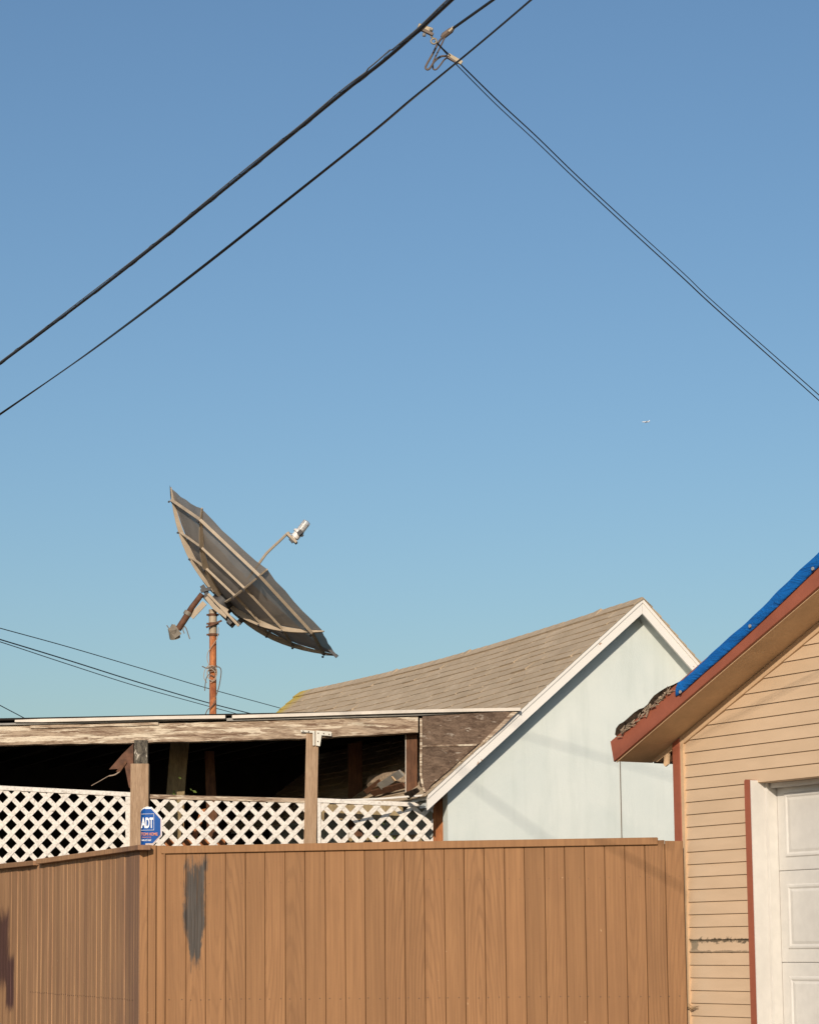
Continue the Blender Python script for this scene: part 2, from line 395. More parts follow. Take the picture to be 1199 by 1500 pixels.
b.prism([HW(uwL, OH, 0), HW(uwR, OH, 0), HW(uwR, OH, roof_z(uwR) - .03), HW(uA, OH, zA - .04), HW(uwL, OH, roof_z(uwL) - .03)], RD * .10)
b.prism([HW(uwL + .1, OH + .101, 0), HW(uwR - .1, OH + .101, 0), HW(uwR - .1, OH + .101, roof_z(uwR) - .16), HW(uA, OH + .101, zA - .35), HW(uwL + .1, OH + .101, roof_z(uwL) - .16)], RD * (LEN - 2 * OH - .3))
b.prism([HW(uwL, LEN - OH - .1, 0), HW(uwR, LEN - OH - .1, 0), HW(uwR, LEN - OH - .1, roof_z(uwR) - .03), HW(uA, LEN - OH - .1, zA - .06), HW(uwL, LEN - OH - .1, roof_z(uwL) - .03)], RD * .10)
b.build('wall', M['stucco'], house)
# fascia boards: front faces at d=0
def sag(d): t = max(0, min(1, d / LEN)); return -0.070 * math.sin(math.pi * t) ** 1.1
b = MB(); b.prism([HW(uL, 0, Lt.z), HW(uA, 0, zA), HW(uA, 0, zA - FB), HW(uL, 0, Lt.z - FB)], RD * 0.022); b.build('fascia', M['trim_white'], house)
b = MB(); b.prism([HW(uA + .004, 0, zA - .002), HW(uR, 0, Lt.z), HW(uR, 0, Lt.z - FB), HW(uA + .004, 0, zA - FB)], RD * 0.022); b.build('fascia', M['trim_white'], house)
b = MB(); b.prism([HW(uL, -.010, Lt.z + .002), HW(uA, -.010, zA + .002), HW(uA, -.010, zA - .045), HW(uL, -.010, Lt.z - .045)], RD * 0.009); b.build('shingle_moulding', M['trim_white'], house)
b = MB(); b.prism([HW(uA + .004, -.010, zA), HW(uR, -.010, Lt.z), HW(uR, -.010, Lt.z - .045), HW(uA + .004, -.010, zA - .045)], RD * 0.009); b.build('shingle_moulding', M['trim_white'], house)
# soffits and roof deck, sagging with the ridge
for (ua, ub) in ((uL, uA), (uA, uR)):
    za, zb = roof_z(ua) - .030, roof_z(ub) - .030
    b = MB(); vs = []; nn = 16
    for i in range(nn + 1):
        d = .024 + (LEN - .05) * i / nn; g_ = Z * sag(d)
        vs += [HW(ua, d, za - .02) + g_, HW(ub, d, zb - .02) + g_, HW(ub, d, zb + .008) + g_, HW(ua, d, za + .008) + g_]
    b.add(vs, [(0, 1, 2, 3), tuple(nn * 4 + k for k in (3, 2, 1, 0))] + [(i * 4 + k, i * 4 + (k + 1) % 4, i * 4 + 4 + (k + 1) % 4, i * 4 + 4 + k) for i in range(nn) for k in range(4)])
    b.build('roof_deck', M['soffit_grey'], house)
    b = MB(); b.prism([HW(ua, .0225, za - FB + .055), HW(ub, .0225, zb - FB + .055), HW(ub, .0225, zb - FB + .075), HW(ua, .0225, za - FB + .075)], RD * (OH - .026)); b.build('soffit_board', M['soffit_grey'], house)
# dark soffit lookout at apex, cable down the wall
cw = hh(907, 1118, -OH); cw2 = V((cw.x, cw.y, 0.3))
b = MB(); b.tube([cw + HN * .008 + Z * .12, cw + HN * .008, cw2 + HN * .008], 0.0045, 6); b.build('wall_cable', M['cable_brown'], house)
# shingle courses, left slope
nL = V((-sL, 0, 1)).normalized()
slopelen = math.hypot(uA - uL, zA - Lt.z) + 0.05
dirD = (HG * -1 - Z * sL).normalized(); NL = (Z - HG * sL); NL.normalize()
NL = V(NL) if NL.dot(Z) > 0 else -NL
NC = 24; pitch = slopelen / NC
def roof_pt(s, d, lift): return HW(uA, d, zA) + dirD * s + NL * lift + Z * sag(d)
for k in range(NC):
    b = MB(); s0, s1 = k * pitch, (k + 1) * pitch; d = -0.015 + random.uniform(0, 0.0); first = True; ph = (k % 2) * 0.15
    edges = [-0.02]; x = ph + 0.16
    while x < LEN: edges.append(x); x += 0.305
    edges.append(LEN)
    wob = random.uniform(0, 6); wob2 = random.uniform(.6, 1.2)
    for i in range(len(edges) - 1):
        a, c = edges[i], edges[i + 1]
        if c - a < .02: continue
        j = random.uniform(-.010, .010) + .008 * math.sin(a * wob2 + wob); t = 0.005 + random.uniform(0, .006); g_ = 0.004
        if random.random() < .03: j += .02; t += .01
        vs = [roof_pt(s0 - .01, a, .004), roof_pt(s0 - .01, c - g_, .004), roof_pt(s1 + j, c - g_, t + .004), roof_pt(s1 + j, a, t + .004),
              roof_pt(s1 + j, c - g_, .001), roof_pt(s1 + j, a, .001), roof_pt(s0, a, .0), roof_pt(s0, c - g_, .0)]
        b.add(vs, [(0, 1, 2, 3), (3, 2, 4, 5), (0, 3, 5, 6), (1, 7, 4, 2), (6, 5, 4, 7), (0, 6, 7, 1)])
    b.build('shingle_course', M['shingle'], house)
# right slope
dirR = (HG - Z * sR).normalized(); NR = (Z + HG * sR).normalized()
slr = math.hypot(uR - uA, zA - Lt.z) + .05; nr = 22
for k in range(nr):
    b = MB(); s0, s1 = k * slr / nr, (k + 1) * slr / nr + random.uniform(0, .01); B0 = HW(uA, -.02, zA)
    t_ = random.uniform(.016, .024); vs = []
    for i in range(13):
        g_ = RD * ((LEN + .02) * i / 12) + Z * sag((LEN + .02) * i / 12); vs += [B0 + dirR * s0 + g_, B0 + dirR * s1 + g_, B0 + dirR * s1 + NR * t_ + g_, B0 + dirR * s0 + NR * .008 + g_]
    b.add(vs, [(0, 1, 2, 3), (51, 50, 49, 48)] + [(i * 4 + q, i * 4 + (q + 1) % 4, i * 4 + 4 + (q + 1) % 4, i * 4 + 4 + q) for i in range(12) for q in range(4)]); b.build('shingle_course', M['shingle'], house)
# ridge shingles
x = -0.02
while x < LEN - .1:
    b = MB(); lift = 0.010 + random.uniform(0, .003); ex = random.random() < .06
    P = lambda s, d, l: HW(uA, d, zA) + dirD * s + NL * l + Z * sag(d)
    Q = lambda s, d, l: HW(uA, d, zA) + dirR * s + NR * l + Z * sag(d)
    x2 = min(x + .20, LEN)
    h1 = lift * .6 + (.018 if ex else .003)
    b.add([P(.13, x, .02), P(0, x, h1 + .006), Q(.13, x, .02), P(.13, x2, .022), P(0, x2, lift), Q(.13, x2, .022), P(.13, x, .004), Q(.13, x, .004), P(.13, x2, .004), Q(.13, x2, .004), P(0, x, -.01)],
          [(0, 3, 4, 1), (1, 4, 5, 2), (0, 1, 10, 6), (1, 2, 7, 10), (0, 6, 8, 3), (2, 5, 9, 7)])
    b.build('ridge_shingle', M['shingle'], house); x += .19
# corner boards of bare redwood under the rake
def ss_pt(x, y, off=0.0): return hit(x, y, SP + SN * off, SN)

# ================================================================ lean-to patio structure
SA, SB = at(0, 1100, 20.35), at(762, 1100, 20.53)
SG = V((SB.x - SA.x, SB.y - SA.y, 0)).normalized(); SN = V((SG.y, -SG.x, 0)); SP = SA.copy()
patio = thing('patio_shelter', V((SA.x + 2, SA.y + 1.5, 0)), 'weathered open timber patio shelter with dark inside, joined to the blue house', 'shelter')
def face(pts, off=0.0): return [ss_pt(x, y, off(x) if callable(off) else off) for x, y in pts]
def ply_off(k): return lambda x: k + .33 * (760 - x) / 132
def slab(pts, off, thick, name, mat, parent=patio, bevel=0.0, **k):
    return MB().prism(face(pts, off), -SN * thick).build(name, mat, parent, bevel=bevel, **k)
def rough_slab(top, bot, off, thick, name, mat, jit=0.004, seg=0.10):
    """a beam with a worn, slightly wavy front"""
    T = [ss_pt(x, y, off) for x, y in top]; B = [ss_pt(x, y, off) for x, y in bot]
    def samp(P, n):
        L = [0]
        for i in range(1, len(P)): L.append(L[-1] + (P[i] - P[i - 1]).length)
        out = []
        for k in range(n + 1):
            t = L[-1] * k / n; i = 0
            while i < len(P) - 2 and L[i + 1] < t: i += 1
            f_ = (t - L[i]) / (L[i + 1] - L[i]); out.append(P[i].lerp(P[i + 1], f_))
        return out
    n = int((T[-1] - T[0]).length / seg); T = samp(T, n); B = samp(B, n); vs = []; fs = []; R_ = 5
    for i in range(n + 1):
        jt, jb = random.uniform(-jit, jit), random.uniform(-jit, jit)
        for k in range(R_):
            t = k / (R_ - 1); p = T[i].lerp(B[i], t) + Z * (jt * (1 - t) + jb * t) + SN * random.uniform(-jit, jit) * (1.3 if 0 < k < R_ - 1 else .5)
            vs.append(p)
        vs.append(B[i] - SN * thick + Z * jb); vs.append(T[i] - SN * thick + Z * jt)
    W_ = R_ + 2
    for i in range(n):
        for k in range(W_): fs.append((i * W_ + k, i * W_ + (k + 1) % W_, (i + 1) * W_ + (k + 1) % W_, (i + 1) * W_ + k))
    fs += [tuple(range(W_))[::-1], tuple(n * W_ + k for k in range(W_))]
    b = MB(); b.add(vs, fs); return b.build(name, mat, patio)
rough_slab([(-140, 1065.5), (0, 1062), (220, 1060), (330, 1057), (470, 1053), (612, 1049.5)], [(-140, 1094), (0, 1091.5), (200, 1088), (330, 1085), (460, 1081), (612, 1072.5)], 0.03, 0.14, 'beam', M['beam'])
# sheathing boards of old plywood: two sheets with a joint between
slab([(618.5, 1049.5), (757, 1041), (710, 1085), (699, 1090.5), (618.5, 1092)], ply_off(.03), 0.03, 'plywood_sheet', M['ply'])
slab([(618.5, 1094), (697, 1092.5), (660, 1126), (631, 1150), (622, 1164), (618.5, 1150)], ply_off(.027), 0.03, 'plywood_sheet', M['ply'])
slab([(618, 1091.6), (699, 1089.8), (697, 1092.4), (618, 1094.2)], ply_off(.034), 0.03, 'joint_strip', M['beam'])
# curling trim down the end of the opening
tr = [(614.5, 1052), (615, 1080), (614.5, 1110), (614.5, 1135), (617, 1150), (620, 1160)]
b = MB(); P0 = [ss_pt(x, y, .40) for x, y in tr]; P1 = [ss_pt(x + 3.2, y + .3, .402) for x, y in tr]
vs = []
for p, q in zip(P0, P1): vs += [p, q, q - SN * .03, p - SN * .03]
fs = [(0, 1, 2, 3), (20, 23, 22, 21)] + [(i * 4 + k, i * 4 + (k + 1) % 4, i * 4 + 4 + (k + 1) % 4, i * 4 + 4 + k) for i in range(5) for k in range(4)]
b.add(vs, fs); b.build('edge_trim', M['beam'], patio)
MB().prism(face([(616.5, 1052), (618.5, 1052), (618.5, 1150), (616.5, 1146)], .365), -SN * .35).build('return_board', M['ply'], patio)
# rotten board along the house rake
b = MB(); rk = [(758, 1041), (735, 1064), (700, 1097), (662, 1131), (634, 1155), (624, 1165)]
vs = []
for i, (x, y) in enumerate(rk):
    o_ = .06 + .33 * i / 5; p = ss_pt(x + 1.5, y, o_); q = ss_pt(x - 4 - random.uniform(0, 2), y - 1, o_); vs += [q, p, p - SN * .06, q - SN * .06]
fs = [(0, 1, 2, 3), (20, 23, 22, 21)] + [(i * 4 + k, i * 4 + (k + 1) % 4, i * 4 + 4 + (k + 1) % 4, i * 4 + 4 + k) for i in range(5) for k in range(4)]
b.add(vs, fs); b.build('rake_strip', M['beam'], patio)
# thin roof: slightly bowed sheet with a white folded edge
edge_pts = [(22, 1054.5), (60, 1053), (130, 1051.5), (230, 1049), (330, 1047.5), (340, 1047.6), (430, 1045), (520, 1042), (610, 1039.5), (700, 1037.5), (762, 1036.5)]
for s_, e_ in ((0, 5), (5, 11)):
    seg = edge_pts[s_:e_]; T = [ss_pt(x, y, .09) for x, y in seg]; b = MB(); vs = []
    for i, p in enumerate(T):
        h = .030 if (s_ or i > 0) else .02
        vs += [p, p - Z * h, p - Z * h - SN * .10, p - SN * .10]
    n = len(T); b.add(vs, [(0, 1, 2, 3), tuple((n - 1) * 4 + k for k in (3, 2, 1, 0))] + [(i * 4 + k, i * 4 + (k + 1) % 4, i * 4 + 4 + (k + 1) % 4, i * 4 + 4 + k) for i in range(n - 1) for k in range(4)])
    b.build('roof_edge', M['sheet'], patio)
slab([(22, 1059), (330, 1051.5), (331, 1053.8), (22, 1062)], 0.055, 0.05, 'drip_lip', M['grey_strip'])
slab([(332, 1052), (612, 1044), (758, 1040), (758, 1041.3), (612, 1048), (332, 1056)], 0.055, 0.05, 'drip_lip', M['grey_strip'])
slab([(-140, 1062), (70, 1058), (70, 1060.5), (-140, 1065.5)], 0.06, 0.05, 'drip_lip', M['grey_strip'])
slab([(45, 1062.5), (120, 1061.2), (232, 1058), (232, 1062), (45, 1067)], 0.045, 0.016, 'batten', M['beam'])
rp = ss_pt(760, 1040, .07); lp = ss_pt(-220, 1060, .07)
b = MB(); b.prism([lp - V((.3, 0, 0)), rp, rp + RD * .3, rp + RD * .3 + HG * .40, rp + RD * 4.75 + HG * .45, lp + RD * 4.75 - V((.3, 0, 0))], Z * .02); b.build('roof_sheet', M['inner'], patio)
# rafters under the sheet
for k in range(12):
    x = -60 + k * 66; p = ss_pt(x, 1072 - x * .015, -.14)
    if x > 640: break
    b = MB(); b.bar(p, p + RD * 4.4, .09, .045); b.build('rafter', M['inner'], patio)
# back and side walls
bl = lp + RD * 4.58 - Z * .0; br = ss_pt(500, 1040, 0) + RD * 4.58
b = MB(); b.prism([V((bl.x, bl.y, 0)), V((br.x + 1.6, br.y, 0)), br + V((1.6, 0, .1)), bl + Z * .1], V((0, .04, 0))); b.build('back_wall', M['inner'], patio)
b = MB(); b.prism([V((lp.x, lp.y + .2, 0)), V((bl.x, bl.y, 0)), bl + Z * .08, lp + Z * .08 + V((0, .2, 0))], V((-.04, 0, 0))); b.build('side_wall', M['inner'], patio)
def post(xs, ytop, off, thick, mat, name='post', ybot=None, lean=0.0, parent=patio):
    a, c = xs; p = ss_pt(a, ytop, off); q = ss_pt(c, ytop, off)
    if ybot is None: p0, q0 = V((p.x + lean, p.y, 0)), V((q.x + lean, q.y, 0))
    else: p0, q0 = ss_pt(a + lean, ybot, off), ss_pt(c + lean, ybot, off)
    return MB().prism([p, q, q0, p0], -SN * thick).build(name, mat, parent, bevel=.004)
post((196.5, 216.5), 1084, .045, .10, M['post_old'], 'old_post_end', 1119)
post((191.5, 218), 1118.5, .05, .12, M['post'], 'post', lean=-.02)
post((448.5, 467), 1069, .04, .11, M['post'], 'post', lean=-.10)
post((594, 611), 1073, -.10, .10, M['brown_dark'], 'post', 1170)
post((593.4, 595), 1073, -.098, .02, M['sheet'], 'edge_trim', 1168, parent=patio)
post((509, 530), 1066, -1.5, .10, M['brown_dark'], 'post')  # tan post coloured dark brown so that it sinks into the shade
# redwood boards under the rake
post((633, 650), 1150, -.02, .04, M['redwood'], 'corner_board')
post((650.5, 656), 1150, -.012, .05, M['redwood'], 'corner_board')
# bent brown brace on the first post
b = MB(); b.prism(face([(195.5, 1089), (195.5, 1160), (189, 1153), (182, 1118), (176, 1126), (160, 1127), (180, 1104)], .02), -SN * .02); b.build('brace', M['rust_dark'], patio)
b = MB(); b.prism(face([(184, 1114), (186, 1117), (176, 1131), (170, 1130)], .035), -SN * .012); b.build('brace_flap', M['brown_dark'], patio)
b = MB(); b.tube(spline(face([(176, 1130), (168, 1135), (159, 1137), (150, 1142), (134, 1151)], .03), 6), [.006] * 12 + [.003] * 13, 6); b.build('torn_wire', M['wire_tan'], patio)
# T-shaped strap
b = MB(); b.prism(face([(440.5, 1069), (461, 1070.5), (461, 1092), (458, 1092), (458, 1073.5), (440.5, 1072)], .060), -SN * .004); b.build('strap', M['galv'], patio)
b = MB(); b.prism(face([(462.5, 1070), (485.5, 1072), (485.5, 1078), (471, 1077), (468.5, 1093), (462.5, 1092)], .062), -SN * .004); b.build('strap', M['galv'], patio)
b = MB()
for (x, y) in ((444, 1070.7), (452, 1071.5), (466, 1074), (474, 1074.5), (482, 1075.5), (465.5, 1086)):
    c_ = ss_pt(x, y, .0645); b.tube([c_, c_ + SN * .004], .006, 8)
tag(b.build('bolt_heads', M['nail'], patio), kind='stuff')

# things stored inside
def inner_board(name, pts, off, thick, mat, label, cat='board'):
    o = MB().prism(face(pts, off), -SN * thick).build(name, mat, None, bevel=.002); return tag(o, label, cat)
inner_board('leaning_board', [(250, 1085), (277, 1085), (263, 1250), (237, 1250)], -.95, .03, M['tan_wood'], 'tan wide plank leaning inside the shelter behind the middle lattice')
inner_board('leaning_board', [(300, 1100), (313, 1100), (322, 1250), (304, 1250)], -1.1, .04, M['brown_dark'], 'brown upright plank in the dark right of the tan plank')
inner_board('leaning_board', [(294, 1186), (302, 1184), (282, 1250), (272, 1250)], -.6, .03, M['redwood'], 'short reddish slanting plank low behind the middle lattice')
inner_board('loose_rail', [(200, 1230), (330, 1229), (330, 1242), (200, 1243)], -.5, .04, M['redwood'], 'orange brown rail lying low behind the middle lattice', 'rail')
# debris on the low part of the house roof
rpl = HW(uA, 0, zA) + NL * .02
def onroof(x, y, lift=0.0): return hit(x, y, rpl + NL * lift, NL)
b = MB(); b.tube([onroof(548, 1147, .05), onroof(585, 1139, .06)], [.085, .07], 10); tag(b.build('rolled_sheet', M['splinter'], None, smooth=False), 'crumpled tan roll of roofing lying on the low roof inside the shelter', 'roofing roll')
b = MB(); b.bar(onroof(556, 1152, .09), onroof(588, 1132, .14), .07, .02, NL); tag(b.build('loose_plank', M['grey_strip'], None), 'short grey plank leaning across the tan roofing roll', 'plank')
for i_, (q0, q1, w_, mt_, lb_) in enumerate((((536, 1160), (556, 1143), .05, 'brown_dark', 'dark broken board end sticking up left of the tan roofing roll'),
        ((560, 1150), (577, 1140), .09, 'soffit', 'broken light tan board lying across the roofing roll'), ((596, 1166), (612, 1157), .07, 'debris', 'black rotten wood lump at the foot of the last inner post'))):
    b = MB(); b.bar(onroof(*q0, .06), onroof(*q1, .12), w_, .025, NL, .6); tag(b.build('broken_board', M[mt_], None), lb_, 'board')
b = MB(); b.bar(onroof(545, 1162, .03), onroof(592, 1150, .05), .06, .02, NL); tag(b.build('loose_plank', M['brown_dark'], None), 'short dark plank lying below the tan roofing roll', 'plank')
b = MB(); b.prism([hh(500, 1171, -.15), hh(560, 1168.5, -.1), hh(628, 1163, -.05), hh(628, 1165.5, -.05), hh(560, 1171, -.1), hh(500, 1173, -.15)], RD * .03)
tag(b.build('eave_flashing', M['white'], house), None)
inner_board('plywood_panel', [(470, 1178), (590, 1180), (590, 1199), (470, 1202)], -.16, .02, M['tan_wood'], 'tan plywood panel behind the upper part of the right lattice', 'panel')
inner_board('plywood_panel', [(500, 1226), (612, 1222), (630, 1250), (480, 1250)], -.3, .02, M['tan_wood'], 'tan plywood panel low behind the right lattice', 'panel')

# lattice panels
def lattice(x0, x1, ytl, ytr, label, off, wid=9.4, px=26.0, ybot=1290, phase=0.0, left_stile=False, right_stile=False, top='rail', topmat='lattice'):
    th = thing('lattice_panel', V((ss_pt((x0 + x1) / 2, 1240).x, ss_pt((x0 + x1) / 2, 1240, off).y, 0)), label, 'lattice', 'white diagonal lattice panels under the shelter beam')
    def ty(x): return ytl + (ytr - ytl) * (x - x0) / (x1 - x0)
    bounds = [lambda p: p[0] - x0, lambda p: x1 - p[0], lambda p: p[1] - ty(p[0]) - 4, lambda p: ybot - p[1]]
    for layer, sg in ((0, 1), (1, -1)):
        k = -40
        while k < 60:
            cx = x0 + k * px + phase + (0 if sg > 0 else px * .45) + random.uniform(-.8, .8)
            H = ybot - 1140 + 10; ang = 1.04
            # slat runs from bottom left to top right (sg=1) or the other way
            xb = cx; xt = cx + sg * H * ang * .93
            poly = [(xb - wid / 2, ybot + 5), (xb + wid / 2, ybot + 5), (xt + wid / 2, ybot + 5 - H), (xt - wid / 2, ybot + 5 - H)]
            for f_ in bounds:
                poly = clip(poly, f_)
                if len(poly) < 3: break
            if len(poly) >= 3:
                ar = abs(sum(poly[i][0] * poly[(i + 1) % len(poly)][1] - poly[(i + 1) % len(poly)][0] * poly[i][1] for i in range(len(poly)))) / 2
                if ar > 25:
                    o_ = off + (.0075 if layer == 0 else 0)
                    MB().prism(face(poly, o_), -SN * .007).build('slat', M['lattice'], th)
            k += 1
    if top:
        MB().prism(face([(x0 - 1, ty(x0) - 1.5), (x1 + 1, ty(x1) - 1.5), (x1 + 1, ty(x1) + 5), (x0 - 1, ty(x0) + 5)], off + .016), -SN * .02).build('top_rail', M[topmat], th, bevel=.002)
    if left_stile: MB().prism(face([(x0 - 1, ty(x0) + 5.2), (x0 + 4, ty(x0) + 5.2), (x0 + 4, ybot), (x0 - 1, ybot)], off + .0155), -SN * .018).build('stile', M['lattice'], th)
    if right_stile: MB().prism(face([(x1 - 7, ty(x1) + 5.2), (x1, ty(x1) + 5.2), (x1, ybot), (x1 - 7, ybot)], off + .0155), -SN * .018).build('stile', M['lattice'], th)
    return th
lattice(-60, 191, 1149, 1162, 'white diagonal lattice panel left of the post with the blue sign', .0, phase=6, right_stile=True)
lattice(219, 446, 1165, 1171, 'white diagonal lattice panel between the two grey posts', -.02, phase=10, topmat='beam')
lattice(466, 634, 1170.5, 1178, 'white diagonal lattice panel right of the strapped post, below the blue house rake', .13, phase=2, left_stile=True)

# ================================================================ security sign
YS = 15.45
def sg(x, y, dy=0.0): return at(x, y, YS + dy)
sign = thing('security_sign', V((sg(222, 1237).x, YS, 0)), 'blue octagonal alarm company sign wedged behind the fence corner', 'sign')
outline = [(213, 1182.5), (222.5, 1182), (237.5, 1198.5), (237.5, 1224), (224.5, 1238), (213, 1238)]
def bent(poly_r, y, name, mat, k):
    """flat right-hand half and a left part that curls away"""
    b = MB(); F_ = [sg(x, yy, y) for x, yy in poly_r]; b.prism(F_, V((0, .003, 0)))
    top = [(213, 1182.5 + k), (210, 1183.5 + k), (207.6, 1185.5 + k), (206.2, 1188 + k)]; dp = [0, .008, .035, .09]
    vs = []
    for (x, yy), d in zip(top, dp): vs += [sg(x, yy, y + d), sg(x, 1238, y + d)]
    b.add(vs, [(2 * i, 2 * i + 1, 2 * i + 3, 2 * i + 2) for i in range(3)])
    return b.build(name, mat, sign)
bent(outline, 0, 'plate_rim', M['sign_white'], 0)
ins = [(213, 1184.2), (222, 1183.7), (236.2, 1199.2), (236.2, 1223.3), (224, 1236.5), (213, 1236.5)]
bent([(213, 1185), (221.6, 1184.8), (235.2, 1199.7), (235.2, 1222.9), (223.6, 1235.3), (213, 1235.3)], -.004, 'plate', M['sign_blue'], 1.6)
ring = MB()
for i in range(1, len(ins) - 2 + 1):
    p, q = sg(*ins[i], -.0035), sg(*ins[i + 1 if i + 1 < len(ins) else 0], -.0035); ring.bar(p, q, .0022, .002, V((0, -1, 0)))
ring.build('border_line', M['sign_orange'], sign)
dg = None
def text(s, x0, y0, x1, y1, mat, name='lettering', off=-.007, bold=.0):
    cu = bpy.data.curves.new('lettering', 'FONT'); cu.body = s; cu.size = 1; cu.offset = bold
    to = bpy.data.objects.new('lettering', cu); COL.objects.link(to); bpy.context.view_layer.update()
    me = bpy.data.meshes.new_from_object(to.evaluated_get(bpy.context.evaluated_depsgraph_get()))
    bpy.data.objects.remove(to); bpy.data.curves.remove(cu)
    xs = [v.co.x for v in me.vertices]; ys = [v.co.y for v in me.vertices]
    A, Bm = sg(x0, y1, off), sg(x1, y1, off); C_ = sg(x0, y0, off)
    b = MB(); vs = []
    for v in me.vertices:
        fx = (v.co.x - min(xs)) / (max(xs) - min(xs)); fy = (v.co.y - min(ys)) / (max(ys) - min(ys))
        vs.append(A + (Bm - A) * fx + (C_ - A) * fy)
    b.add(vs, [tuple(p.vertices) for p in me.polygons]); bpy.data.meshes.remove(me)
    return b.build(name, mat, sign)
text('ADT', 206.9, 1197.5, 224.6, 1213, M['sign_white'], bold=.03)
fr = MB()
for p, q in (((207.5, 1192.5), (226, 1192)), ((225.6, 1192), (225.6, 1216)), ((207, 1216.2), (226, 1215.8))): fr.bar(sg(*p, -.006), sg(*q, -.006), .0045, .002, V((0, -1, 0)))
fr.build('logo_frame', M['sign_white'], sign)
text('TOM HOME', 206.9, 1219.5, 231, 1224, M['sign_orange'], bold=.02)
text('SERVICES', 208, 1225.7, 221.5, 1227.6, M['sign_orange'])
text('1-800-ADT-ASAP', 207.6, 1229.4, 221.6, 1232, M['sign_white'], bold=.015)
b = MB(); b.bar(V((sg(216, 1200).x, YS + .012, .4)), sg(216, 1181, .012), .02, .008); b.build('stake', M['galv'], sign)

# ================================================================ brown board fences
def fp(x, y): return at(x, y, 15.2 - 0.5 * (x - 240) / 760)
FA, FBp = fp(205, 1240), fp(1003, 1230)
FG = V((FBp.x - FA.x, FBp.y - FA.y, 0)).normalized(); FN = V((FG.y, -FG.x, 0))
def fh(x, y, off=0.0): return hit(x, y, FA + FN * off, FN)
g0, g1 = fh(269, 1420), fh(302, 1257)
m_right = fence_mat('brown_fence_paint', (0.262, 0.134, 0.060), (0.165, 0.082, 0.038), (0.335, 0.182, 0.083), patches=[((g0.x, g0.z), (g1.x, g1.z), 0, (0.058, 0.050, 0.044), True, 0.95)], streak=.42, grain=.42)
front = thing('board_fence', V(((FA.x + FBp.x) / 2, FA.y, 0)), 'long frontal brown board fence with cap rail, running to the garage', 'fence')
def vboard(p, q, ztop_p, ztop_q, n, off, thick, name, mat, parent, ch=.0035, z0=0.0):
    """upright board with chamfered front edges between ground points p and q"""
    d = (q - p).normalized(); gap = .0012
    a, c = p + d * gap, q - d * gap
    prof = [a + n * (off - thick), a + n * (off - ch), a + d * ch + n * off, c - d * ch + n * off, c + n * (off - ch), c + n * (off - thick)]
    vs = [V((v.x, v.y, z0)) for v in prof]
    L = (q - p).length; vs += [V((v.x, v.y, ztop_p + (ztop_q - ztop_p) * max(0, min(1, (v - p).dot(d) / L)))) for v in prof]
    b = MB(); b.add(vs, [(5, 4, 3, 2, 1, 0), (6, 7, 8, 9, 10, 11)] + [(i, (i + 1) % 6, 6 + (i + 1) % 6, 6 + i) for i in range(6)])
    return b.build(name, mat, parent)
ex = [241.5, 272.7, 301, 330.3, 359.3, 387.7, 417.3, 446.4, 475.7, 504.7, 533.4, 562.4, 591.4, 620.4, 649.8, 678.8, 708.2, 738, 767, 796.5, 826, 855, 884.5, 914, 943.4, 972.8, 999.8]
for i in range(len(ex) - 1):
    a, c = fh(ex[i], 1242), fh(ex[i + 1], 1242)
    yt = 1247 - (ex[i] - 241) * .0165
    zt = fh(ex[i], yt).z; zt2 = fh(ex[i + 1], yt - .5).z
    if ex[i] > 940: zt = fh(ex[i], 1231.5).z; zt2 = fh(ex[i + 1], 1230.5 if i == 24 else 1232).z
    vboard(V((a.x, a.y, 0)), V((c.x, c.y, 0)), zt, zt2, FN, random.uniform(-.0015, .0015), .018, 'board', m_right, front)
b = MB(); b.prism([fh(236, 1239.5, .022), fh(600, 1232.5, .022), fh(962.5, 1226.5, .022), fh(962.5, 1237, .022), fh(600, 1243.5, .022), fh(236, 1250.5, .022)], -FN * .075); b.build('cap_rail', m_right, front, bevel=.003)
b = MB()
p, q = fh(236, 1262, -.055), fh(999, 1262, -.055)
b.prism([V((p.x, p.y, .25)), V((q.x, q.y, .25)), V((q.x, q.y, .35)), V((p.x, p.y, .35))], -FN * .04); b.build('back_rail', m_right, front)
b = MB(); p, q = fh(236, 1300, -.0215), fh(999, 1300, -.0215)
b.prism([V((p.x, p.y, .02)), V((q.x, q.y, .02)), V((q.x, q.y, 2.262)), V((p.x, p.y, 2.262))], -FN * .008); b.build('joint_shade_sheet', M['inner'], front)  # added near-black sheet that keeps the board joints dark
b = MB()
for i in range(len(ex) - 1):
    for t in (.22, .78):
        x = ex[i] + (ex[i + 1] - ex[i]) * t; c_ = fh(x + random.uniform(-1, 1), 1466.5 - x * .0075 + random.uniform(-.7, .7), .0005); b.tube([c_, c_ + FN * .002], .0042, 6)
        c_ = fh(x + random.uniform(-1, 1), 1298 - x * .014 + random.uniform(-.9, .9), .0005); b.tube([c_, c_ + FN * .0016], .0026, 6)
tag(b.build('nails', M['nail'], front), kind='stuff')
# corner: three planks, slightly stepped
cp = [(204.8, 217, .012), (217.2, 229.5, .016), (229.7, 240.8, .010)]
corner = thing('fence_post', V((fh(223, 1300).x, FA.y, 0)), 'brown boxed corner post where the two fences meet', 'post')
for i, (a_, c_, o_) in enumerate(cp):
    a, c = fh(a_, 1300), fh(c_, 1300); vboard(V((a.x, a.y, 0)), V((c.x, c.y, 0)), fh(a_, 1237.5 + (1.5 if i == 2 else 0)).z, fh(c_, 1238.5).z, FN, o_, .05, 'plank', m_right, corner, ch=.003)
a, c = fh(239.2, 1300, .02), fh(242.2, 1300, .02)
vboard(V((a.x, a.y, 0)), V((c.x, c.y, 0)), fh(239, 1242).z, fh(241.5, 1242).z, V(FN), 0, .03, 'edge_strip', m_right, corner, ch=.001)
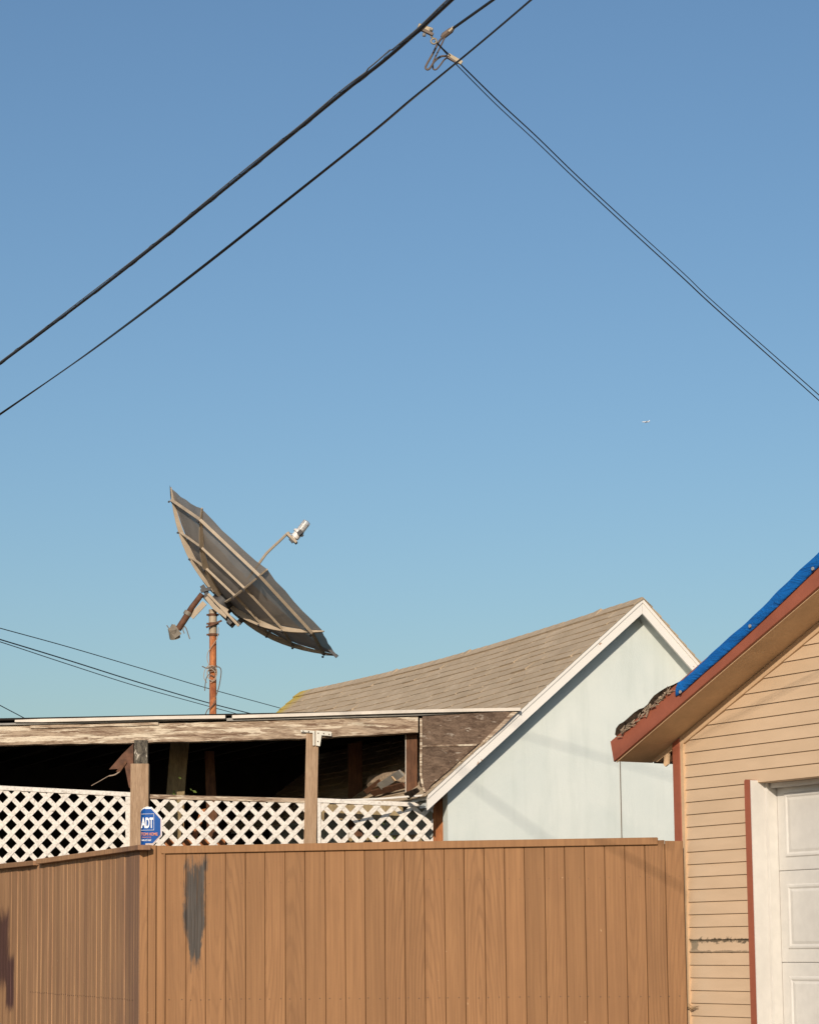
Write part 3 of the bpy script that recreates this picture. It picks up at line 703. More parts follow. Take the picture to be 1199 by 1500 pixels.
# left fence, running back
LA = fh(205, 1240); LB = at(0, 1270, 19.9)
LG = V((LB.x - LA.x, LB.y - LA.y, 0)).normalized(); LN = V((LG.y, -LG.x, 0)) ; LN = LN if LN.y < 0 else -LN
def lh(x, y, off=0.0): return hit(x, y, LA + LN * off, LN)
s0, s1 = lh(13, 1448), lh(-12, 1335); s2, s3 = lh(21, 1480), lh(9, 1398)
pur = (0.085, 0.042, 0.035)
d0, d1 = lh(204, 1700), lh(178, 1238)
m_left = fence_mat('brown_fence_paint_weathered', (0.37, 0.205, 0.103), (0.225, 0.12, 0.07), (0.47, 0.28, 0.15),
                   patches=[((s0.y, s0.z), (s1.y, s1.z), 1, pur, False, 0.35), ((s2.y, s2.z), (s3.y, s3.z), 1, pur, False, 0.35)], dark_y=(d0.y, d1.y), streak=.85, grain=.0)
side = thing('board_fence', V(((LA.x + LB.x) / 2, (LA.y + LB.y) / 2, 0)), 'receding brown board fence left of the corner post, with purple smears', 'fence')
bw = .14; Ltot = (LB - LA).length + .5; kmax = int(Ltot / bw)
zA_, zB_ = lh(203, 1244).z, lh(0, 1272).z; Lab = V((LB.x - LA.x, LB.y - LA.y, 0)).length
for k in range(kmax):
    a = LA + LG * (k * bw); c = LA + LG * ((k + 1) * bw); zz = lambda t: zA_ + (zB_ - zA_) * t / Lab
    vboard(V((c.x, c.y, 0)), V((a.x, a.y, 0)), zz((k + 1) * bw), zz(k * bw), LN, random.uniform(-.004, .004), .018, 'board', m_left, side, ch=.006)
b = MB(); b.prism([lh(202.5, 1237.5, .045), lh(202.5, 1245, .045), lh(53, 1266, .045), lh(53, 1258.5, .045)], -LN * .09); b.build('cap_rail', m_left, side, bevel=.003)
b = MB(); b.prism([lh(49, 1260.5, .045), lh(49, 1267.5, .045), lh(-60, 1279, .045), lh(-60, 1271, .045)], -LN * .09); b.build('cap_rail', m_left, side, bevel=.003)
b = MB()
for k in range(1, 26):
    for t in (.25, .75):
        c_ = LA + LG * ((k + t) * bw) + LN * .005; zz_ = lh(150, 1461).z; c_.z = zz_ + random.uniform(-.004, .004); b.tube([c_, c_ + LN * .002], .004, 6)
tag(b.build('nails', M['nail'], side), kind='stuff')

# ================================================================ garage
GA = R(58)
GG = V((math.cos(GA), -math.sin(GA), 0)); GN = V((-math.sin(GA), -math.cos(GA), 0))
GP = at(990, 1078, 14.9)
def gh(x, y, off=0.0): return hit(x, y, GP + GN * off, GN)
def gu(p): return (p - GP).dot(GG)
def G(u, v, z): p = GP + GG * u + GN * v; return V((p.x, p.y, z))
OV = .33
fa, fb = gh(898, 1115.5, OV), gh(1199, 858, OV)
sG = (fb.z - fa.z) / (gu(fb) - gu(fa)); ue = gu(fa)
def zf(u): return fa.z + sG * (u - ue)               # underside of the roof
WG = 5.0; uR_ = WG / 2
garage = thing('garage', G(2.5, -3, 0), 'tan clapboard garage with red-brown trim, white door and blue tarp on its roof', 'garage')
def sidemat():
    m = NT('tan_siding_paint', 0.62, 0.3)
    a = m.noise(m.coord((2, 2, 8)), 1, 5, .6); b_ = m.noise(m.coord((1, 1, 1)), 70, 3)
    c = m.mix(m.ramp(a, .3, .7), (0.535, 0.385, 0.252), (0.612, 0.444, 0.296))
    g = m.n('ShaderNodeNewGeometry'); sp = m.n('ShaderNodeSeparateXYZ'); m.l(g.outputs['Position'], sp.inputs[0])
    st = m.noise(m.coord((16, 16, 30), world=True, rnd=False), 1, 5, .7)
    for (zc, hz, ps, amt) in ((gh(1012, 1378).z, .022, .0, .95), (gh(1012, 1394).z, .010, .0, .6)):
        dz = m.math('DIVIDE', m.math('ABSOLUTE', m.math('SUBTRACT', sp.outputs[2], zc)), hz)
        k = m.math('SUBTRACT', st, m.math('MULTIPLY', dz, .22))
        c = m.mix(m.ramp(k, .34, .44, 0, amt), c, (0.11, 0.085, 0.055))
    p_ = gh(1016, 1385); dx = m.math('ABSOLUTE', m.math('SUBTRACT', sp.outputs[0], p_.x)); dz = m.math('ABSOLUTE', m.math('SUBTRACT', sp.outputs[2], p_.z))
    k = m.math('ADD', m.math('MAXIMUM', m.math('DIVIDE', dx, .022), m.math('DIVIDE', dz, .04)), m.math('MULTIPLY', m.math('SUBTRACT', st, .5), 1.4))
    c = m.mix(m.ramp(k, 1.0, .7, 0, .8), c, (0.20, 0.17, 0.12))
    m.color(c); m.bump(b_, .15, .003); return m.m
M['siding'] = sidemat()
uD = gu(gh(1093.5, 1300, .075)); uD1 = gu(gh(1102, 1300, .075)); zH = gh(1100, 1147.5).z      # door opening
uDr = uD1 + 2.5
zl = gh(1005, 1139).z; dzb = .0842
us = gu(gh(1006.3, 1200)); ut = gu(gh(1002.2, 1200))
fr_h = .062
k = 0
zb = zl - dzb * math.floor(zl / dzb)
rows = []
while zb < zf(uR_): rows.append(zb); zb += dzb
for zb in rows:
    segs = [(us, WG - us)] if zb + dzb * .5 > zH else [(us, uD + .002), (uDr + .1, WG - us)]
    for (a, c) in segs:
        z0_ = zb if not (zb < zH < zb + dzb) or a > us or c < WG / 2 else max(zb, zH)
        poly = [(a, z0_), (c, z0_), (c, zb + dzb), (a, zb + dzb)]
        poly = clip(poly, lambda p: zf(p[0]) - fr_h + .004 - p[1]); 
        if len(poly) < 3: continue
        poly = clip(poly, lambda p: zf(WG - p[0]) - fr_h + .004 - p[1])
        if len(poly) < 3 or max(p[0] for p in poly) - min(p[0] for p in poly) < .03: continue
        b = MB(); n = len(poly); fv = [G(u, .014 - .010 * (z - zb) / dzb, z) for u, z in poly]; bv = [G(u, -.006, z) for u, z in poly]
        b.add(fv + bv, [tuple(range(n)), tuple(range(n, 2 * n))[::-1]] + [(i, (i + 1) % n, n + (i + 1) % n, n + i) for i in range(n)])
        b.build('clapboard', M['siding'], garage)
# wall core behind the boards with the door opening
core = [(0, 0), (uD, 0), (uD, zH), (uDr, zH), (uDr, 0), (WG, 0), (WG, zf(0)), (WG / 2, zf(WG / 2)), (0, zf(0))]
b = MB()
b.prism([G(u, -.008, z) for u, z in [(0, 0), (uD, 0), (uD, zH), (0, zH)]], -GN * .1)
b.prism([G(u, -.008, z) for u, z in [(uDr, 0), (WG, 0), (WG, zH), (uDr, zH)]], -GN * .1)
b.prism([G(u, -.008, z) for u, z in [(0, zH), (WG, zH), (WG, zf(0)), (WG / 2, zf(WG / 2)), (0, zf(0))]], -GN * .1)
b.prism([G(0, -.11, 0), G(.1, -.11, 0), G(.1, -.11, zf(0)), G(0, -.11, zf(0))], -GN * 6)
b.prism([G(WG - .1, -.11, 0), G(WG, -.11, 0), G(WG, -.11, zf(0)), G(WG - .1, -.11, zf(0))], -GN * 6)
b.prism([G(.1, -6.0, 0), G(WG - .1, -6.0, 0), G(WG - .1, -6.0, zf(0)), G(WG / 2, -6, zf(WG / 2)), G(.1, -6.0, zf(0))], -GN * .1)
b.build('wall', M['tan_trim'], garage)
# corner board, tan strip, frieze
b = MB(); b.prism([G(-.012, .03, 0), G(ut, .03, 0), G(ut, .03, zf(ut) - .003), G(-.012, .03, zf(-.012) - .003)], -GN * .036); b.build('corner_board', M['red'], garage, bevel=.002)
b = MB(); b.prism([G(ut + .001, .026, 0), G(us, .026, 0), G(us, .026, zf(us) - .003), G(ut + .001, .026, zf(ut) - .003)], -GN * .03); b.build('corner_trim', M['tan_trim'], garage)
b = MB(); b.prism([G(us + .001, .024, zf(us) - .002), G(uR_, .024, zf(uR_) - .002), G(uR_, .024, zf(uR_) - fr_h), G(us + .001, .024, zf(us) - fr_h)], -GN * .026); b.build('frieze', M['tan_trim'], garage, bevel=.002)
# door: casing, jamb, head, sections
b = MB(); b.prism([G(uD, .075, 0), G(uD1, .075, 0), G(uD1, .075, zH + .015), G(uD + .012, .075, zH + .022), G(uD, .075, zH + .012)], -GN * .075); b.build('door_casing', M['red'], garage)
b = MB(); b.prism([G(uD1 + .001, .074, 0), G(uD1 + .007, .074, 0), G(uD1 + .007, .074, zH + .008), G(uD1 + .001, .074, zH + .014)], -GN * .20); b.build('door_jamb', M['door'], garage)
b = MB(); b.prism([G(uD1 + .008, -.045, 0), G(uD1 + .022, -.045, 0), G(uD1 + .022, -.045, zH - .003), G(uD1 + .008, -.045, zH - .003)], -GN * .014); b.build('door_stop', M['door'], garage)
b = MB(); b.prism([G(uD1 + .008, -.064, 0), G(uD1 + .016, -.064, 0), G(uD1 + .016, -.064, zH - .003), G(uD1 + .008, -.064, zH - .003)], -GN * .075); b.build('door_jamb', M['door'], garage)
b = MB(); b.prism([G(uD1 + .008, .0, zH - .002), G(uDr, .0, zH - .002), G(uDr, .0, zH + .03), G(uD1 + .008, .0, zH + .03)], -GN * .17); b.build('door_head', M['siding'], garage)
b = MB(); b.prism([G(uD1 + .024, -.075, zH - .003), G(uDr, -.075, zH - .003), G(uDr, -.075, zH - .035), G(uD1 + .024, -.075, zH - .035)], -GN * .02); b.build('door_stop', M['door'], garage)
DV = -.135
zs = [gh(1142, 1410, DV).z, gh(1142, 1276, DV).z]; hsec = zs[1] - zs[0]
door = MB(); ub0, ub1 = uD1 + .018, uDr - .02
tops = [zs[1] + hsec, zs[1], zs[0], zs[0] - hsec]; 
dobj = None
for i, zt in enumerate(tops):
    z0_, z1_ = (zt - hsec + .0012), zt - .0012
    if z0_ < 0: z0_ = .01
    b = MB(); b.prism([G(ub0, DV, z0_), G(ub1, DV, z0_), G(ub1, DV, z1_), G(ub0, DV, z1_)], -GN * .04); s_ = b.build('door_section', M['door'], garage, bevel=.004)
    npan = 4; wp = (ub1 - ub0) / npan
    for j in range(npan):
        a, c = ub0 + j * wp + .07, ub0 + (j + 1) * wp - .07; e, f_ = z0_ + .085, z1_ - .085
        if f_ - e < .05: continue
        b = MB(); 
        def rect(x0, x1, y0, y1): return [(x0, y0), (x1, y0), (x1, y1), (x0, y1)]
        loops = [(rect(a, c, e, f_), 0.0004), (rect(a + .008, c - .008, e + .008, f_ - .008), .007), (rect(a + .02, c - .02, e + .02, f_ - .02), .007), (rect(a + .032, c - .032, e + .032, f_ - .032), .001), (rect(a + .06, c - .06, e + .05, f_ - .05), .006)]
        vs = []; fs = []
        for lp_, h in loops: vs += [G(u, DV + h, z) for u, z in lp_]
        for r_ in range(len(loops) - 1):
            for t in range(4): fs.append((r_ * 4 + t, r_ * 4 + (t + 1) % 4, r_ * 4 + 4 + (t + 1) % 4, r_ * 4 + 4 + t))
        fs.append(tuple(len(vs) - 4 + t for t in range(4))); b.add(vs, fs); b.build('raised_panel', M['door'], s_)
b = MB(); b.prism([G(ub0, DV - .05, 0), G(ub1, DV - .05, 0), G(ub1, DV - .05, zH + .1), G(ub0, DV - .05, zH + .1)], -GN * .01); b.build('door_backing', M['inner'], garage)
# roof: fascia, soffit, deck
FH = .158
b = MB(); b.prism([G(ue, OV, zf(ue)), G(uR_, OV, zf(uR_)), G(uR_, OV, zf(uR_) + FH), G(ue - .02, OV, zf(ue) + FH - .012)], -GN * .022); b.build('fascia', M['red'], garage, bevel=.002)
b = MB(); b.prism([G(ue - .003, OV - .004, zf(ue) + .004), G(ue - .026, OV + .004, zf(ue) + FH - .015), G(ue - .050, OV - .02, zf(ue) + FH - .03), G(ue - .022, OV - .02, zf(ue))], -GN * .02); b.build('fascia_end', M['red'], garage)
b = MB(); b.prism([G(uR_, OV, zf(uR_)), G(WG - ue, OV, zf(ue)), G(WG - ue, OV, zf(ue) + FH), G(uR_, OV, zf(uR_) + FH)], -GN * .022); b.build('fascia', M['red'], garage)
joints = [ue + .004, -.02, 1.1, uR_]
for i in range(3):
    a, c = joints[i] + .001, joints[i + 1] - .001
    b = MB(); b.prism([G(a, OV - .023, zf(a) - .001), G(c, OV - .023, zf(c) - .001), G(c, OV - .023, zf(c) + .012), G(a, OV - .023, zf(a) + .012)], -GN * (OV - .024 if i else OV - .02)); b.build('soffit_board', M['soffit'], garage)
b = MB(); b.prism([G(ue + .004, OV - .0225, zf(ue) - .006), G(uR_, OV - .0225, zf(uR_) - .006), G(uR_, OV - .0225, zf(uR_) + .001), G(ue + .004, OV - .0225, zf(ue) + .001)], -GN * .008); b.build('soffit_bead', M['tan_trim'], garage)
b = MB()
b.prism([G(ue, OV - .03, zf(ue) + .03), G(uR_, OV - .03, zf(uR_) + .03), G(uR_, OV - .03, zf(uR_) + FH), G(ue, OV - .03, zf(ue) + FH)], -GN * 6.8)
b.prism([G(uR_, OV - .03, zf(uR_) + .03), G(WG - ue, OV - .03, zf(ue) + .03), G(WG - ue, OV - .03, zf(ue) + FH), G(uR_, OV - .03, zf(uR_) + FH)], -GN * 6.8)
b.build('roof_deck', M['debris'], garage)
b = MB(); b.prism([G(ue + .0, -.02, zf(ue) + .0), G(-.03, -.02, zf(ue) - .002), G(-.03, -.02, zf(-.03)), G(ue, -.02, zf(ue) + .02)], -GN * 6.2); b.build('eave_box', M['brown_dark'], garage)
# broken boards hanging at the eave corner
for pts in ([(988, 1086), (956, 1112), (953, 1115.5), (962, 1116), (990, 1092)], [(981, 1097), (961, 1115), (966, 1116), (982, 1100)], [(976, 1102), (979, 1103), (978, 1119), (973.5, 1123), (971, 1120), (972, 1108)]):
    b = MB(); b.prism([gh(x, y, .0 + random.uniform(0, .03)) for x, y in pts], -GN * .012); b.build('broken_board', M['tan_trim'], garage)
# torn shingle layer above the fascia left of the tarp
ut0 = gu(gh(990, 1010, OV))
torn_top = [(900, 1076), (901.5, 1067), (906, 1061), (913, 1057), (920, 1051), (927, 1044.5), (935, 1039), (942, 1036.5), (948, 1031.5), (952, 1025), (957, 1019), (966, 1012.5), (975, 1007), (984, 1003.5), (993, 999)]
b = MB(); n = len(torn_top); vs = []
for i, (x, y) in enumerate(torn_top):
    p = gh(x, y, OV + .012); u = gu(p); zb_ = zf(u) + FH - .004
    jj = random.uniform(-.008, .004)
    vs += [p, G(u, OV - .004 + jj, max(zb_, p.z - .035)), G(u, OV - .003, zb_), G(u, OV - 1.6, zb_), G(u, OV - 1.6, p.z), G(u, OV - .25, p.z + .004)]
fs = [tuple(range(6)), tuple((n - 1) * 6 + k for k in range(5, -1, -1))] + [(i * 6 + k, i * 6 + (k + 1) % 6, i * 6 + 6 + (k + 1) % 6, i * 6 + 6 + k) for i in range(n - 1) for k in range(6)]
b.add(vs, fs); b.build('torn_shingles', M['debris'], garage)
b = MB()
for k in range(260):
    t = random.random(); x = 902 + t * 80; i = min(len(torn_top) - 2, max(0, int(t * (n - 2)))); yy = torn_top[i][1] + random.uniform(2, 13)
    p = gh(x, yy, OV + random.uniform(.0, .022)); u = gu(p)
    if p.z < zf(u) + FH - .03: continue
    L = random.uniform(.015, .055); a_ = math.atan(sG) + random.uniform(-.6, .6)
    b.bar(p, p + (GG * math.cos(a_) + Z * math.sin(a_)) * L + GN * random.uniform(-.01, .012), random.uniform(.004, .012), .003, None, .5)
p = gh(952, 1031, OV + .012); b.bar(p, gh(945.5, 1050, OV + .012), .013, .006, GG)
tag(b.build('splinters', M['splinter'], garage), kind='stuff')
# tarp, draped over the rake
low = [(988.5, 1020.5), (1000, 1013), (1030, 986), (1060, 960), (1106, 918.5), (1150, 877), (1199, 829.5), (1260, 773)]
hi = [(992, 999.5), (1001, 994.5), (1026, 972), (1052, 947), (1104, 901), (1146, 858.5), (1199, 808.5), (1262, 752)]
lo_s = spline([gh(x, y, OV + .009) for x, y in low], 8); hi_s = spline([gh(x, y, OV + .016) for x, y in hi], 8)
tarp = thing('blue_tarp', lo_s[20], 'bright blue plastic tarp draped over the garage roof edge', 'tarp')
b = MB(); vs = []; K = 7; N = len(lo_s)
for i in range(N):
    a, c = lo_s[i], hi_s[i]; u = gu(c)
    for k in range(K):
        t = k / (K - 1); p = a.lerp(c, t) + GN * (.008 * math.sin(t * 3.1) + .002 * math.sin(i * 1.1 + k * .6) + random.uniform(-.001, .001)); vs.append(p)
    for k in range(1, 6):
        d = k * .28; zt = zf(u) + FH + .02
        vs.append(V(c) - GN * d + Z * (-(c.z - zt) * min(1, d / .5) * .6 + random.uniform(-.006, .006)))
W_ = K + 5
b.add(vs, [(i * W_ + k, i * W_ + k + 1, i * W_ + W_ + k + 1, i * W_ + W_ + k) for i in range(N - 1) for k in range(W_ - 1)])
b.sm = True; to = b.build('sheet', M['tarp'], tarp)
sm_ = to.modifiers.new('thickness', 'SOLIDIFY'); sm_.thickness = .002
for (x, y) in ((996, 1013.5), (1098, 917), (1190, 833)):
    b = MB(); c_ = gh(x, y, OV + .024); b.tube([c_, c_ + GN * .006], .011, 10); b.build('grommet', M['galv'], tarp)
# dry grass sprouting at the garage corner
b = MB()
for k in range(26):
    p0 = gh(1012 + random.uniform(-2, 4), 1478 + random.uniform(-2, 2), .04); a_ = random.uniform(-.4, .5) + (math.pi if random.random() < .5 else 0); L = random.uniform(.03, .12)
    q = p0 + (V((1, -.2, 0)) * math.cos(a_) + Z * math.sin(abs(a_) * .6 + .05)) * L * .7 + GN * .02
    b.tube([p0, p0.lerp(q, .5) + Z * .006, q], [.0012, .001, .0005], 3)
tag(b.build('dry_weed', M['twig']), 'small tuft of dry grass caught at the garage corner by the fence', 'weed')

# ================================================================ satellite dish
DY, DS = 23.0, 1.28
dish = thing('satellite_dish', V((at(311, 1000, DY).x, DY, 0)), 'large beige mesh satellite dish tilted up on a rusty pole', 'satellite dish')
ax = V((.707, .015, .707)).normalized(); e1 = V((.707, 0, -.707)); e1 = (e1 - ax * e1.dot(ax)).normalized(); e2 = ax.cross(e1); e2 = e2 if e2.y < 0 else -e2
RR, DEP = 1.235, .42; FOC = RR * RR / (4 * DEP)
cen = at(372.5, 838, DY); vert = cen - ax * DEP
tilt0 = R(-13)
def dp_(r, th, back=0.0): return vert + e1 * (r * math.cos(th)) + e2 * (r * math.sin(th)) + ax * (r * r / (4 * FOC) - back)
ths = [tilt0 + k * math.pi / 4 for k in range(8)]
dents = {0: .03, 3: .02}
for k in range(8):
    a, c = ths[k], ths[k] + math.pi / 4; b = MB(); vs = []; NRr = 10; NT_ = 6
    for i in range(NRr + 1):
        r = .10 + (RR - .10) * i / NRr
        for j in range(NT_ + 1):
            p = dp_(r, a).lerp(dp_(r, c), j / NT_); bulge = -.10 * ((dp_(r, a) - dp_(r, c)).length ** 2) / (8 * FOC) * 4 * (j / NT_) * (1 - j / NT_)
            p += ax * (bulge + random.uniform(-.009, .009) * (i / NRr))
            vs.append(p)
    b.add(vs, [(i * (NT_ + 1) + j, i * (NT_ + 1) + j + 1, (i + 1) * (NT_ + 1) + j + 1, (i + 1) * (NT_ + 1) + j) for i in range(NRr) for j in range(NT_)])
    b.sm = True; b.build('mesh_panel', M['mesh'], dish)
for th in ths:                                       # ribs: deep flat strips on edge
    b = MB(); vs = []; n = 12; td = e1 * -math.sin(th) + e2 * math.cos(th)
    for i in range(n + 1):
        r = .06 + (RR + .02 - .06) * i / n; dpt = .018 + .055 * math.sin(math.pi * min(1, .12 + .88 * i / n)) ** .8
        for sd in (-1, 1):
            vs += [dp_(r, th, .004) + td * (.008 * sd), dp_(r, th, dpt) + td * (.008 * sd)]
    fs = []
    for i in range(n):
        o = i * 4; q = o + 4; fs += [(o, o + 1, q + 1, q), (o + 2, q + 2, q + 3, o + 3), (o, q, q + 2, o + 2), (o + 1, o + 3, q + 3, q + 1)]
    fs += [(0, 2, 3, 1), (n * 4, n * 4 + 1, n * 4 + 3, n * 4 + 2)]; b.add(vs, fs); b.build('rib', M['dish_beige'], dish)
for k in range(8):
    a, c = ths[k], ths[k] + math.pi / 4
    for fr_, wd in ((.935, .031), (.68, .024), (.46, .024)):
        b = MB(); b.bar(dp_(RR * fr_, a, .035), dp_(RR * fr_, c, .035), wd, .02, ax); b.build('purlin', M['dish_beige'], dish)
    b = MB()
    for fr_ in (.47, .70, .94):
        for q in (a,):
            p = dp_(RR * fr_, q, .07); td = e1 * -math.sin(q) + e2 * math.cos(q); b.tube([p - td * .02, p + td * .02], .012, 6)
    tag(b.build('bolts', M['dish_dark'], dish), kind='stuff')
# corner plates at the tips
for th in (ths[0], ths[4]):
    b = MB(); t2 = th + .13 if th == ths[0] else th - .13
    b.prism([dp_(RR * .93, th, .05), dp_(RR * 1.035, th, .02), dp_(RR * 1.0, th + .09, .0), dp_(RR * .95, th + .12, .04)], e2 * .01); b.build('tip_plate', M['dish_beige'], dish)
p = dp_(RR, ths[0], .05); b = MB(); b.bar(at(482, 951, DY - .3), at(493.5, 962.5, DY - .3), .03, .03, ax); b.build('tip_clamp', M['dish_dark'], dish)
# hub and polar mount
b = MB(); b.tube([vert - ax * .10, vert + ax * .01], .13, 20); b.build('hub', M['dish_dark'], dish)
b = MB(); b.tube([vert - ax * .13, vert - ax * .10], .17, 24); b.build('hub_ring', M['dish_dark'], dish)
def dpx(x, y, dy=0.0): return at(x, y, DY + dy)
b = MB(); b.bar(dpx(300, 871, -.12), dpx(341, 912, -.12), .075, .04, ax); b.build('mount_channel', M['dish_dark'], dish)
b = MB(); b.bar(dpx(305, 870, -.2), dpx(350, 917, -.2), .026, .02, ax); b.build('mount_bar', M['dish_beige'], dish)
b = MB(); b.prism([dpx(300, 876, -.17), dpx(304, 873, -.17), dpx(335, 893, -.17), dpx(329, 905, -.17), dpx(312, 892, -.17)], V((0, .02, 0))); b.build('mount_plate', M['dish_beige'], dish)
b = MB(); b.prism([dpx(324, 890, -.19), dpx(334, 894, -.19), dpx(331, 906, -.19), dpx(321, 898, -.19)], V((0, .02, 0))); b.build('mount_plate', M['dish_beige'], dish)
b = MB(); b.bar(dpx(336, 908, -.05), dpx(344, 915, -.05), .09, .08, ax); b.build('pivot_block', M['dish_dark'], dish)
b = MB(); b.bar(dpx(349, 913, -.02), dpx(360, 902, -.02), .05, .05); b.build('pivot_block', M['dish_dark'], dish)
b = MB(); b.bar(dpx(296, 858, -.1), dpx(303, 869, -.1), .05, .05); b.bar(dpx(294, 866, -.13), dpx(309, 862, -.13), .035, .03); b.build('pivot_block', M['dish_dark'], dish)
# actuator
act = MB(); act.tube([dpx(296, 870, -.15), dpx(281, 890, -.15), dpx(276, 899, -.15), dpx(261, 922, -.15)], [.028, .031, .036, .034], 12); ao = act.build('actuator_arm', M['rust_dark'], dish)
b = MB(); b.tube([dpx(276.5, 896, -.15), dpx(273.5, 901, -.15)], .043, 12); b.build('arm_clamp', M['motor'], ao)
b = MB(); b.bar(dpx(300, 883, -.14), dpx(280, 904, -.14), .058, .02, V((.8, 0, .5))); b.build('brace_plate', M['dish_beige'], dish)
b = MB(); b.tube([dpx(253.5, 921, -.17), dpx(256.5, 934.5, -.12)], [.054, .058], 14); b.tube([dpx(256, 916, -.15), dpx(253, 922, -.15)], [.033, .035], 10); b.bar(dpx(251, 918, -.16), dpx(261, 932, -.14), .085, .10, ax)
mo = b.build('motor', M['motor'], dish)
b = MB(); b.tube(spline([dpx(270, 917, -.16), dpx(273, 921, -.16), dpx(276, 930, -.16), dpx(278, 936, -.16)], 5), .0065, 6); b.tube(spline([dpx(269, 918, -.15), dpx(268, 922, -.15), dpx(270, 928, -.15)], 5), .006, 6); b.tube([dpx(248.5, 922, -.17), dpx(244.5, 916, -.17)], .006, 6); b.build('motor_wire', M['cable_grey'], mo)
# pole
def pl(y, dx=0.0): p = at(311.5 + (y - 1000) * -.006 + dx, y, DY + .0); return p
b = MB(); t = pl(932); b.tube([V((t.x, DY, 0)), V((t.x, DY, t.z))], .0375, 16); b.build('pole', M['rust'], dish)
b = MB(); t2 = pl(893); b.tube([V((t.x, DY, t.z)), V((t.x, DY, t2.z))], .0425, 16); b.build('pole_sleeve', M['dish_beige'], dish)
for y in (901, 914, 930):
    b = MB(); c_ = pl(y); b.tube([V((t.x, DY, c_.z - .012)), V((t.x, DY, c_.z + .012))], .049, 16); b.bar(V((t.x - .065, DY - .02, c_.z)), V((t.x + .065, DY - .02, c_.z)), .018, .018); b.build('sleeve_clamp', M['rust_dark'], dish)
b = MB(); b.bar(dpx(302, 919, -.07), dpx(325, 909, -.07), .018, .018); b.build('set_bolt', M['rust_dark'], dish)
def wire(name, pts, r, mat, dy=-.06, par=dish): return MB().tube(spline([dpx(x, y, dy) for x, y in pts], 6), r, 6).build(name, mat, par)
wire('pole_wire', [(320, 919), (318, 935), (308, 950), (304, 958), (304, 968), (309, 978), (315, 985), (316, 995), (308, 1000)], .004, M['wire_tan'])
wire('pole_wire', [(306, 974), (300, 982), (299, 993), (303, 1000)], .004, M['wire_tan'])
wire('pole_wire', [(304, 978), (311, 975), (317, 980), (317, 990), (311, 997), (305, 992), (304, 983), (310, 980), (316, 984)], .005, M['wire_tan'])
wire('pole_wire', [(296, 976), (304, 979), (316, 977), (322, 978), (324, 985), (321, 1005), (317, 1018), (316, 1022)], .0055, M['cable_brown'])
wire('pole_wire', [(300, 1012), (301, 1000), (303, 992), (307, 988), (314, 991), (317, 986)], .005, M['cable_brown'])
wire('pole_wire', [(317, 1024), (311, 1034), (304, 1040), (300, 1049)], .0055, M['cable_brown'])
wire('pole_wire', [(318, 975), (308, 979), (307, 984), (317, 981), (306, 977)], .006, M['cable_brown'])
# feed arm and feed horn
wire('feed_arm', [(333, 874), (351.5, 862), (372.5, 835), (387, 815), (394, 807), (410, 792), (421, 781.5), (424, 781)], .0145, M['dish_beige'], dy=0)
b = MB(); b.bar(dpx(420, 781.5, 0), dpx(434.5, 795.5, 0), .028, .10, ax); b.build('feed_bracket', M['dish_beige'], dish)
b = MB(); b.bar(dpx(424, 789, -.05), dpx(429, 795, -.05), .022, .03, ax); b.bar(dpx(437, 783, -.06), dpx(442.5, 778, -.06), .05, .03, ax); b.build('feed_block', M['dish_dark'], dish)
b = MB(); P = [dpx(428, 791, 0), dpx(431, 788, 0), dpx(431.5, 787.5, 0), dpx(436, 782, 0), dpx(436.2, 781.5, 0), dpx(438.5, 779, 0), dpx(439, 778, 0), dpx(448, 766.5, 0)]
b.tube(P, [.03, .03, .045, .045, .062, .062, .034, .034], 14); b.build('feed_horn', M['feed_white'], dish)
b = MB(); b.tube([dpx(439, 778.5, 0), dpx(449.5, 764.5, 0), dpx(450.3, 763.4, 0)], [.043, .043, .02], 14); b.build('clear_cap', M['clear'], dish)
b = MB(); b.tube(spline([dpx(424, 781, -.02), dpx(430, 782, -.02), dpx(434, 779, -.02), dpx(438, 777, -.02)], 4), .004, 5); b.build('feed_wire', M['cable_grey'], dish)

dish.scale = (DS, DS, DS); dish.location = V((dish.location.x * DS, DY * DS, -1.6 * (DS - 1)))   # a ten-foot dish, some 29 m away

# ================================================================ overhead cables
def run(pts, z): return [atz(x, y, z) for x, y in pts]
KC = .72
H1 = 1.6 + 5.0 * KC
c1 = spline(run([(-60, 577), (0, 533), (157, 414.5), (300, 300.5), (428, 196.5), (510, 129.5), (560, 90.5), (608, 49), (660, 1), (720, -55), (800, -130)], H1), 12)
tk = thing('utility_cable', c1[0], 'thick black cable lashed to a steel strand, uppermost across the sky', 'cable', 'overhead utility cables')
MB().tube(c1, .0110 * KC, 10).build('cable_core', M['cable'], tk)
ms = [p + Z * ((.0145 + .003 * math.sin(i * .35) + (.011 if 66 < i < 76 else 0)) * KC) + V((-.004, 0, 0)) for i, p in enumerate(c1)]
MB().tube(ms, .0045 * KC, 6).build('steel_strand', M['cable_grey'], tk)
lw = []; L = 0; tot = sum((c1[i] - c1[i - 1]).length for i in range(1, len(c1))); nn = 700
cum = [0]
for i in range(1, len(c1)): cum.append(cum[-1] + (c1[i] - c1[i - 1]).length)
j = 0
for k in range(nn + 1):
    s_ = tot * k / nn
    while j < len(c1) - 2 and cum[j + 1] < s_: j += 1
    p = c1[j].lerp(c1[j + 1], (s_ - cum[j]) / (cum[j + 1] - cum[j])); d = (c1[j + 1] - c1[j]).normalized(); a = V((0, 0, 1)); a = (a - d * a.dot(d)).normalized(); bb = d.cross(a); t = s_ / .55 * 2 * math.pi
    lw.append(p + (Z * .004 + a * (math.cos(t) * .0165) + bb * (math.sin(t) * .0128)) * KC)
MB().tube(lw, .0009, 4).build('lashing_wire', M['cable'], tk)
